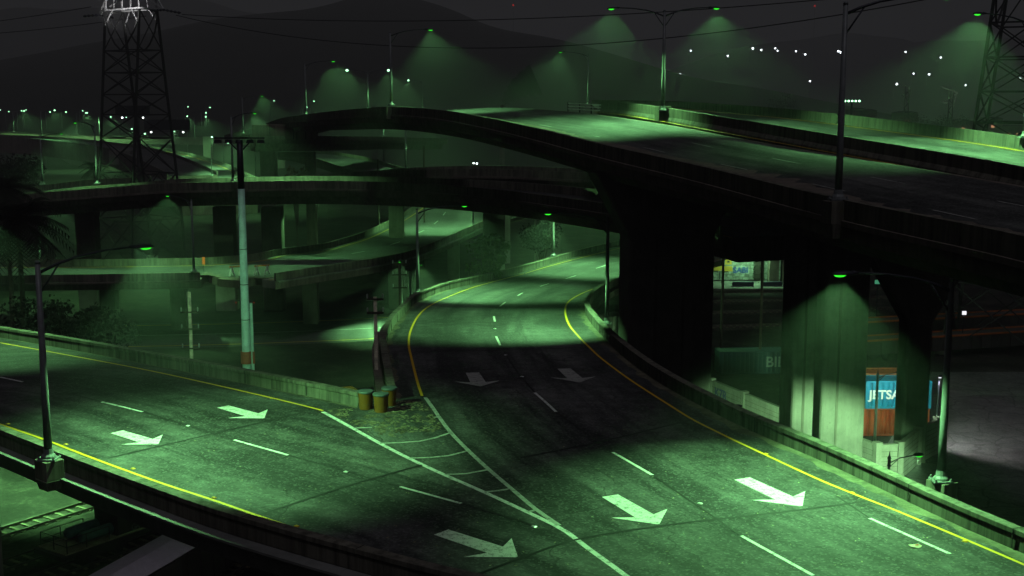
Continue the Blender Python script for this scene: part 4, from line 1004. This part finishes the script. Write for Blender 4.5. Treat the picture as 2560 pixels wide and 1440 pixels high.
gondola(W(2150, 900, GZ), W(2640, 868, GZ), 'long gondola wagon with an orange rim at right, the nearer one')
gondola(W(2150, 850, GZ), W(2640, 822, GZ), 'long gondola wagon with an orange rim at right, the farther one')

# ================================================================== railway
RAILM = m_metal('dark_rail', (.10, .08, .07), .45, .6); SLP = m_metal('pale_sleeper', (.17, .15, .09), .9, 0, .5); BAL = m_ground('ballast', (.012, .011, .009), (.04, .037, .03), (.10, .09, .07), 1.2)
def track(a, c, label, gauge=1.3, sl=True, bal=True):
    root = empty('railway_track'); tag(root, label, 'railway track', 'railway tracks in the yard')
    d_ = (c-a).normalized(); nn = Vector((-d_.y, d_.x, 0)); a = a.copy(); c = c.copy(); a.z = c.z = GZ
    if bal: b = MB(); b.sweep([a, c], [(-1.9, .02), (-1.3, .16), (1.3, .16), (1.9, .02)], True); b.obj('ballast_bed', BAL, root)
    for s in (-1, 1):
        b = MB(); b.sweep([a+nn*s*gauge/2, c+nn*s*gauge/2], [(-.06, .2), (-.03, .24), (-.035, .36), (.035, .36), (.03, .24), (.06, .2)]); b.obj('rail', RAILM, root)
    if sl:
        b = MB(); L = (c-a).length; x = 0
        while x < L: q = a+d_*x; b.box((q.x, q.y, GZ+.17), (2.1, .26, .12), math.atan2(nn.y, nn.x)); x += .95
        b.obj('sleeper', SLP, root)['kind'] = 'stuff'
    return root
td = Vector((.57, .82, 0)).normalized(); tn = Vector((-td.y, td.x, 0)); L0 = Vector((-30.05, 77.6, 0))
t1 = L0+tn*9.8; track(t1-td*24, t1+td*50, 'railway track at bottom left with pale sleepers, the uppermost one', 1.6)
t2 = L0+tn*3.9; track(t2-td*24, t2+td*50, 'railway track at bottom left between the uppermost one and the dark locomotive', 1.6)
track(L0-td*24, L0+td*50, 'railway track at bottom left carrying the dark numbered locomotive', 1.5)
# numbered locomotive
DK = corr((.035, .03, .028), 'dark_loco'); GRN = m_metal('dark_green_tank', (.06, .16, .13), .4); PALE = m_metal('pale_walkway', (.30, .27, .17), .8)
ang = math.atan2(td.y, td.x); lpos = L0
lo_ = empty('locomotive', (lpos.x, lpos.y, GZ+.36), ang); tag(lo_, 'dark locomotive numbered 1251 with green tanks on its end platform at bottom left', 'locomotive')
b = MB(); b.box((9, 0, 1.25), (19, 3.0, .3)); b.obj('frame', DK, lo_)
b = MB(); b.box((11.2, 0, 2.35), (14.2, 2.5, 1.9)); b.box((11.2, 0, 3.34), (14.0, 2.1, .12)); b.obj('body', DK, lo_, bevel=.06)
b = MB(); b.box((9, 1.36, 1.43), (18.4, .26, .06)); b.box((9, -1.36, 1.43), (18.4, .26, .06)); b.box((1.9, 0, 1.43), (4.2, 2.4, .05)); b.obj('walkway', PALE, lo_)
for s in (-1, 1):
    b = MB(); b.tube([(1.6, s*.75, 1.95), (3.9, s*.75, 1.95)], .38, 16); b.blob((1.6, s*.75, 1.95), (.2, .38, .38), 12, 6); b.obj('air_tank', GRN, lo_, smooth=False)
b = MB()
for x, y_ in ((0, 1.4), (0, 0), (0, -1.4), (1.5, -1.4), (1.5, 1.4), (3.3, -1.4), (3.3, 1.4)): b.tube([(x, y_, 1.4), (x, y_, 2.4)], .03, 6)
for z in (1.9, 2.4): b.tube([(3.3, 1.4, z), (0, 1.4, z), (0, -1.4, z), (3.3, -1.4, z)], .028, 6)
b.obj('railing', DK, lo_)
for x in (8, 13): 
    b = MB(); b.tube([(x, .8, 3.3), (x, .8, 4.1)], .2, 10); b.obj('stack', GRN if x == 8 else DK, lo_)
text_part('number', '1251', .8, (5.0, -1.265, 2.15), (R(90), 0, 0), m_paint('dim_number', (.22, .22, .22), .4), lo_, .006)
text_part('number', 'G4', .6, (5.2, -1.265, 1.5), (R(90), 0, 0), m_paint('dimmer_number', (.12, .12, .12), .4), lo_, .006)
for x in (2.2, 4.4, 13, 15.2, 17.2):
    for s in (-1, 1):
        b = MB(); b.tube([(x, s*.62, .48), (x, s*.76, .48)], .48, 16); b.obj('wheel', STEEL, lo_)
for x, w_ in ((3.2, 3.6), (15, 5.6)):
    b = MB(); b.box((x, 0, .75), (w_, 1.9, .6)); b.obj('bogie', DK, lo_)
# an unseen lamp added under the deck to brighten the boxcar roof
p = Vector((-15.5, 61, -2.2)); ul = empty('wall_lamp', p); tag(ul, 'added unseen lamp under the near deck, above the pale boxcar roof', 'lamp')
b = MB(); b.box((0, 0, .9), (.3, .3, .3)); b.obj('housing', POLED, ul); b = MB(); b.box((0, 0, .72), (.2, .2, .05)); b.obj('lens', GLASSP, ul)
l = bpy.data.lights.new('added_roof_light', 'SPOT'); l.energy = 420; l.spot_size = R(100); l.spot_blend = .8; l.color = (.95, .9, 1); l.shadow_soft_size = .3
lo = bpy.data.objects.new('added_roof_light', l); COL.objects.link(lo); lo.parent = ul; lo.location = (0, 0, .65); lo.rotation_euler = Vector((-6.5, 7, -7)).to_track_quat('-Z', 'Y').to_euler()
# boxcar with pale roof
bpos = Vector((-21.0, 72, 0))-Vector((.33, .944, 0))*9
t3 = bpos; track(bpos-Vector((.33, .944, 0))*10, bpos+Vector((.33, .944, 0))*30, 'railway track at the bottom edge carrying the pale roofed boxcar', 1.5, bal=False)
bc = empty('boxcar', (bpos.x, bpos.y, GZ+.36), math.atan2(.944, .33)); tag(bc, 'boxcar with a plain pale grey roof at the bottom edge beside the locomotive', 'rail wagon')
b = MB(); b.box((7, 0, 2.3), (14, 2.8, 2.8)); 
for k in range(10): b.box((.8+k*1.38, -1.42, 2.3), (.1, .08, 2.6))
b.obj('body', DK, bc)
b = MB(); b.add([(0, -1.55, 3.72), (14, -1.55, 3.72), (14, 0, 3.98), (0, 0, 3.98), (14, 1.55, 3.72), (0, 1.55, 3.72), (0, -1.55, 3.66), (14, -1.55, 3.66), (14, 1.55, 3.66), (0, 1.55, 3.66)], [(0, 1, 2, 3), (3, 2, 4, 5), (0, 6, 7, 1), (5, 4, 8, 9), (0, 3, 5, 9, 6), (1, 7, 8, 4, 2)]); b.obj('roof', m_metal('pale_roof', (.62, .58, .66), .7, 0, .12), bc)
b = MB(); b.box((7, -1.44, 2.2), (2.6, .1, 2.5)); b.obj('door', corr((.06, .055, .05), 'boxcar_door'), bc)
for x in (1.6, 3.2, 10.8, 12.4):
    for s in (-1, 1):
        b = MB(); b.tube([(x, s*.62, .46), (x, s*.76, .46)], .46, 14); b.obj('wheel', STEEL, bc)
# yard tracks under the right overpass
for k, v in enumerate((735, 757, 785, 820)):
    track(W(1560, v+6, GZ), W(2330, v-14, GZ), ['brown railway track under the overpass, the farthest of four', 'brown railway track under the overpass, second farthest', 'brown railway track under the overpass, third farthest', 'brown railway track under the overpass, the nearest of four'][k])

# ================================================================== graffiti wall under the far side
p = D(1786, 700, 206); gw = empty('graffiti_wall', (p.x, p.y, 0), .06); tag(gw, 'bright lit block wall covered with graffiti seen between the pillars', 'wall')
BLK = None
m, t, bb = mat('painted_blocks'); v = coords(t)
bt = t.nodes.new('ShaderNodeTexBrick'); bt.inputs['Scale'].default_value = 1.0; bt.inputs['Brick Width'].default_value = 1.2; bt.inputs['Row Height'].default_value = .5; bt.inputs['Mortar Size'].default_value = .03
bt.inputs['Color1'].default_value = (.55, .55, .48, 1); bt.inputs['Color2'].default_value = (.38, .38, .33, 1); bt.inputs['Mortar'].default_value = (.05, .05, .05, 1)
mp = coords(t); rot = t.nodes.new('ShaderNodeMapping'); rot.inputs['Rotation'].default_value = (R(90), 0, 0); t.links.new(mp, rot.inputs[0]); t.links.new(rot.outputs[0], bt.inputs['Vector'])
cc = mixc(t, ramp(t, noise_(t, v, 1.1, 7, .75), [(.42, (0, 0, 0)), (.6, (1, 1, 1))]), bt.outputs['Color'], (.12, .12, .10)); t.links.new(cc, bb.inputs['Base Color']); bb.inputs['Roughness'].default_value = .8
z0 = D(1786, 697, 206).z
b = MB(); b.box((6.5, .3, z0+2.4), (18, .6, 5.2)); b.obj('wall', m, gw)
GY = m_paint('yellow_graffiti', (.55, .30, .03), .15); GB = m_paint('blue_graffiti', (.03, .08, .30), .15); GK = m_paint('black_graffiti', (.01, .01, .01), .1)
b = MB(); 
for x, z, w_, h_ in ((.3, 2.3, .9, 1.9), (1.3, 2.6, .7, 1.2), (2.3, 2.9, 1.2, 1.0), (2.3, 1.7, 1.5, .9), (.8, 1.7, 1.6, .6)): b.box((x, -.012, z0+z), (w_, .02, h_), 0, .9)
b.obj('graffiti', GY, gw)
b = MB()
for x, z, w_, h_ in ((1.0, 3.3, .25, 1.3), (1.6, 3.6, 1.0, .2), (.9, .6, .18, 1.4), (1.7, 1.2, 1.3, .18), (2.3, 2.9, .35, .35), (.2, 1.3, .8, .15)): b.box((x, -.03, z0+z), (w_, .02, h_), 0, .9)
b.obj('graffiti', GK, gw)
text_part('graffiti', 'SABI', 1.35, (3.1, -.03, z0+1.0), (R(90), 0, 0), GB, gw, .008)
b = MB(); b.box((7.2, -.3, z0+2.3), (.9, .5, 5.0)); 
for k in range(7): b.box((7.2, -.5, z0+.2+k*.7), (1.6, .3, .12))
b.obj('stacked_pallets', WOODD, gw)
for x in (8.8, 11.0):
    b = MB(); b.box((x+.6, -2.2, z0+1.5), (1.6, 1.2, 6.2)); b.obj('column', CONCB, gw)
b = MB(); b.box((3.4, -6.0, z0-.1), (3.4, .6, .9)); b.box((8.2, -6.0, z0-.15), (3.4, .6, .9)); b.obj('jersey_barrier', m_metal('blue_grey_block', (.05, .05, .09), .8), gw)
b = MB(); b.box((6.5, -4, z0-.55), (22, 9, .3)); b.obj('apron', CONCP, gw)
l = bpy.data.lights.new('wall_light', 'SPOT'); l.energy = 2600; l.spot_size = R(140); l.spot_blend = .5; l.color = (.35, .95, .45); l.shadow_soft_size = .1
lo = bpy.data.objects.new('wall_light', l); COL.objects.link(lo); lo.parent = gw; lo.location = (5.0, -3.6, z0+5.6); lo.rotation_euler = (R(14), 0, 0)
b = MB(); b.box((5.0, -3.6, z0+5.8), (.5, .3, .15)); b.tube([(5, -3.6, z0+5.9), (5, .2, z0+5.9)], .05, 6); b.obj('lamp_head', POLED, gw)

# ================================================================== billboards, chimney, smoke, sundry far things
p = D(345, 330, 330); bbd = empty('billboard', (p.x, p.y, GZ)); tag(bbd, 'pair of dark billboards on one post behind the left pylon', 'billboard')
b = MB(); b.tube([(0, 0, 0), (0, 0, 27)], .6, 10); b.obj('post', STEEL, bbd)
for (u0, v0, u1, v1) in ((290, 264, 376, 289), (362, 299, 476, 325)):
    a, c = D(u0, v0, 330), D(u1, v1, 330)
    b = MB(); b.box(((a.x+c.x)/2-p.x, -.6, (a.z+c.z)/2-GZ), (c.x-a.x, .5, a.z-c.z)); b.obj('panel', m_metal('dark_board', (.02, .02, .024), .8), bbd)
    b = MB(); b.box(((a.x+c.x)/2-p.x, -1.2, c.z-GZ-.3), (c.x-a.x, 1.2, .1)); b.obj('catwalk', STEEL, bbd)
    for q in (a.x+2, c.x-1.5):
        b = MB(); b.blob((q-p.x, -1.6, c.z-GZ-.5), (.22, .22, .22), 8, 5); b.obj('lamp', LENSFW, bbd)
p = D(1255, 280, 520); chm = empty('chimney', (p.x, p.y, GZ)); tag(chm, 'small dark chimney stack above the crest of the overpass, smoking', 'chimney')
b = MB(); b.lathe([(1.2, 0), (.9, p.z-GZ+2.4), (1.0, p.z-GZ+2.5), (1.0, p.z-GZ+2.9)], n=12); b.obj('stack', CONCD, chm)
sm, t, bb = mat('dark_smoke'); t.nodes.remove(bb)
vn = t.nodes.new('ShaderNodeVolumeAbsorption'); vn.inputs['Color'].default_value = (.0, .0, .0, 1); vn.inputs['Density'].default_value = .16
t.links.new(vn.outputs[0], t.nodes['Material Output'].inputs['Volume'])
b = MB(); path = [D(1257, 270, 520), D(1262, 258, 520), D(1272, 244, 520), D(1284, 232, 520), D(1298, 220, 520), D(1318, 208, 520), D(1340, 198, 520)]
b.tube(smooth_path(path, 4), [.7+.26*i+.4*math.sin(i*1.7) for i in range(25)], 12)
o = b.obj('smoke', sm, smooth=True); tag(o, 'dark smoke plume drifting right from the small chimney', 'smoke', kind='stuff')
# two lattice masts in the haze, their jibs glowing to look floodlit
for u, v, s, lab in ((2378, 232, 1.0, 'pale lattice crane jib faintly glowing in the haze left of the right pylon'), (2268, 225, .6, 'very faint lattice crane jib left of the pale one')):
    p = D(u, v, 620); cr = empty('crane', (p.x, p.y, GZ)); tag(cr, lab, 'crane', 'cranes in the haze'); h = p.z-GZ
    b = MB(); b.bar((-1, 0, 0), (-1, 0, h+2), .5); b.bar((1, 0, 0), (1, 0, h+2), .5)
    for k in range(12): b.bar((-1 if k % 2 else 1, 0, h*k/12), (1 if k % 2 else -1, 0, h*(k+1)/12), .3)
    b.obj('tower', STEEL, cr)
    b = MB(); b.bar((-5*s, 0, h+3), (3.2*s, 0, h), .55); b.bar((3.2*s, 0, h), (-4.5*s, 0, h-4.5*s), .3); b.bar((3.2*s, 0, h), (-3*s, 0, h-5.5*s), .3); b.bar((3.2*s, 0, h), (1.4*s, 0, h-6*s), .3); b.bar((-4.5*s, 0, h-4.5*s), (1.4*s, 0, h-6*s), .25)
    b.obj('jib', m_emit('dim_glowing_steel', (.8, .75, .72), .045 if s == 1 else .02), cr)
# far lit windows
for u, v, w_, h_ in ((2148, 294, 1.4, .8), (2168, 296, .8, .6), (2264, 302, .8, 1.2), (2271, 302, .6, 1.0), (2409, 322, 1.6, 1.6), (2483, 316, 1.7, 1.5), (2523, 336, 1.2, 1.8), (2543, 336, .7, 1.6)):
    p = D(u, v, 640); hb = empty('house', (p.x, p.y, GZ)); tag(hb, 'distant dark house with warm lit windows at the foot of the right hillside', 'house', 'far houses with lit windows')
    h = p.z-GZ
    b = MB(); b.box((0, 4, h/2+2), (10, 7, h+4)); b.obj('wall', CONCD, hb); b = MB(); b.box((0, 4, h+4.4), (11, 8, .8), 0, .4); b.obj('roof', STEEL, hb)
    b = MB(); b.box((0, .46, h), (w_, .1, h_)); b.obj('window', GLASSW, hb)

# ================================================================== vegetation
LEAF = m_leaf('dark_foliage', (.005, .008, .004), (.016, .024, .010)); LEAFG = m_leaf('lit_foliage', (.02, .045, .01), (.10, .17, .05)); BARK = m_metal('bark', (.09, .07, .05), .9)  # lit foliage is a brighter copy, with lamplight put into its colour
def tree(loc, h, r, label, leaf=LEAF, n=2600, seed=1, trunk=.35, cz=.62, sq=.75):
    rnd = random.Random(seed); root = empty('tree', loc, rnd.uniform(0, 6)); tag(root, label, 'tree')
    b = MB(); b.tube([(0, 0, -.2), (.1, .05, h*.25), (0, .1, h*.55)], [trunk, trunk*.75, trunk*.4], 9)
    cl = []
    for k in range(14):
        a = k*2.4; rr = r*rnd.uniform(.25, .8); z = h*cz+rnd.uniform(-.42, .42)*h*.5*sq
        c = Vector((rr*math.cos(a), rr*math.sin(a), z)); cl.append((c, r*rnd.uniform(.28, .5)))
        b.tube([(0, 0, h*rnd.uniform(.2, .5)), c*.6+Vector((0, 0, z*.35)), c], [trunk*.35, trunk*.2, .03], 6)
    b.obj('trunk', BARK, root)
    b = MB()
    for _ in range(n):
        c, cr = rnd.choice(cl); d_ = Vector((rnd.gauss(0, 1), rnd.gauss(0, 1), rnd.gauss(0, .8))).normalized()*cr*rnd.random()**.4; p = c+d_
        s = rnd.uniform(.10, .26)*(h/9)**.5; x = Vector((rnd.gauss(0, 1), rnd.gauss(0, 1), rnd.gauss(0, 1))).normalized(); y_ = x.cross(Vector((rnd.gauss(0, 1), rnd.gauss(0, 1), rnd.gauss(0, 1)))).normalized()
        b.add([p+x*s, p+y_*s*.55, p-x*s, p-y_*s*.55], [(0, 1, 2, 3)])
    b.obj('crown', leaf, root); return root
def palm(loc, h, r, label, seed=1, nf=34):
    rnd = random.Random(seed); root = empty('palm_tree', loc, rnd.uniform(0, 6)); tag(root, label, 'palm tree', 'palm trees')
    b = MB(); n_ = 16; b.tube([(0, 0, -.2+h*i/n_) for i in range(n_+1)], [.30+(.05 if i % 2 else 0)-.006*i for i in range(n_+1)], 10); b.obj('trunk', BARK, root)
    b = MB()
    for k in range(nf):
        a = k*2.399; el = rnd.uniform(-.75, 1.15); L = r*rnd.uniform(.8, 1.1); P = []
        for i in range(9):
            t_ = i/8; x = L*t_*math.cos(el*.8); z = h+L*t_*math.sin(el)-L*.55*t_*t_*(1 if el > -.2 else .5)
            P.append(Vector((x*math.cos(a), x*math.sin(a), z)))
        b.tube(P, [.05-.005*i for i in range(9)], 4)
        sd = Vector((-math.sin(a), math.cos(a), 0))
        for i in range(1, 9):
            for q in (0, .5):
                p = P[i-1].lerp(P[i], q+.25); f_ = (P[i]-P[i-1]).normalized(); ll = r*.30*math.sin(.35+2.6*(i+q)/9.5)
                for s in (-1, 1):
                    tip = p+sd*s*ll+f_*ll*.7-Vector((0, 0, ll*.35)); wv = f_*.05*r*.4
                    b.add([p-wv, p+wv, tip], [(0, 1, 2)])
    b.obj('crown', LEAF, root); return root
p = D(45, 560, 120); palm((p.x, p.y, GZ), D(45, 560, 120).z-GZ+.5, 5.2, 'dark palm tree cut by the left edge in front of the middle bridge', 3, 46)
p = D(10, 440, 150); palm((p.x, p.y, GZ), D(0, 470, 150).z-GZ, 4.6, 'dark palm crown at the far left edge above the near palm', 4, 40)
p = D(235, 420, 250); palm((p.x, p.y, GZ), D(235, 418, 250).z-GZ, 3.4, 'small palm silhouette left of the left pylon legs', 5, 30)
p = D(40, 420, 260); tree((p.x, p.y, GZ), D(40, 358, 260).z-GZ, 6.0, 'round dark tree at the left edge beside the far ramp', seed=2, n=3400, sq=.6, cz=.72)
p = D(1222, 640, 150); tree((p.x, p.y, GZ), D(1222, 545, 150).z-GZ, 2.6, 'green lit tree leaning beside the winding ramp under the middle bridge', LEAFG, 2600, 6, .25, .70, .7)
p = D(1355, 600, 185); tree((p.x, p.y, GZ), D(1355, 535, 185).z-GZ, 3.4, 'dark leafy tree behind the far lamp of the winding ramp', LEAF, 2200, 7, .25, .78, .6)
p = D(740, 440, 240); tree((p.x, p.y, GZ), D(740, 398, 240).z-GZ, 2.6, 'sparse pale bush under the brown edged deck', m_leaf('dry_twigs', (.12, .09, .05), (.28, .22, .13)), 1500, 8, .2, .82, .35)
for k, (u, v, y) in enumerate(((170, 800, 118), (255, 780, 128), (90, 790, 120))):
    p = D(u, v, y); tree((p.x, p.y, GZ), D(u, 735-20*(k == 2), y).z-GZ, 3.6, ['dark leafy tree behind the near lamp post below the palm', 'dark leafy tree right of the near lamp post, fading into the light cone', 'dark leafy tree at the left below the palm'][k], LEAF, 2200, 11+k, .25, .7, .7)
for k, (u, v, y, r) in enumerate(((1960, 215, 620, 11), (2270, 270, 560, 9), (2190, 278, 560, 8), (2380, 270, 600, 10))):
    p = D(u, v, y); tree((p.x, p.y, GZ), p.z-GZ, r, ['hazy tree silhouette below the hillside lights left of the tall lamp post', 'hazy tree silhouette beyond the far parapet under the faint crane', 'hazy tree silhouette beyond the far parapet, right of the tall lamp post', 'hazy tree silhouette beyond the far parapet under the pale crane'][k], LEAF, 1800, 21+k, .5, .62, .8)

# panel lit behind the lower ramp
p = D(1252, 570, 235); wpn = empty('warehouse', (p.x, p.y, GZ), .0); tag(wpn, 'pale end wall of a shed glimpsed under the middle bridge beside the green tree', 'building')
b = MB(); b.box((0, 4, 9), (3.6, 8, 18)); b.obj('wall', CONCP, wpn); b = MB(); b.box((0, 4, 18.2), (4.0, 8.6, .4)); b.obj('roof', STEEL, wpn)
p = D(1370, 575, 225); wpn = empty('warehouse', (p.x, p.y, GZ), .0); tag(wpn, 'pale shed wall glimpsed behind the dark leafy tree under the middle bridge', 'building')
b = MB(); b.box((0, 4, 9), (4.6, 8, 17)); b.obj('wall', CONCP, wpn); b = MB(); b.box((0, 4, 17.8), (5, 8.6, .5)); b.obj('roof', STEEL, wpn)

# ================================================================== haze
b = MB(); b.box((0, 1700, 130), (6400, 4000, 2*(130-GZ)+2-.0)); 
hz_ = MB(); hz_.box((0, 2300, (GZ-1+330)/2), (7600, 4990, 330-GZ+1))
hm, t, bb = mat('haze'); t.nodes.remove(bb)
pv = t.nodes.new('ShaderNodeVolumePrincipled'); pv.inputs['Color'].default_value = (.85, .85, .85, 1); pv.inputs['Density'].default_value = .00062; pv.inputs['Anisotropy'].default_value = .0
pv.inputs['Density Attribute'].default_value = ''
t.links.new(pv.outputs[0], t.nodes['Material Output'].inputs['Volume'])
o = hz_.obj('haze', hm); o['kind'] = 'stuff'; o['label'] = 'thin night haze filling the whole interchange'
o['category'] = 'haze'
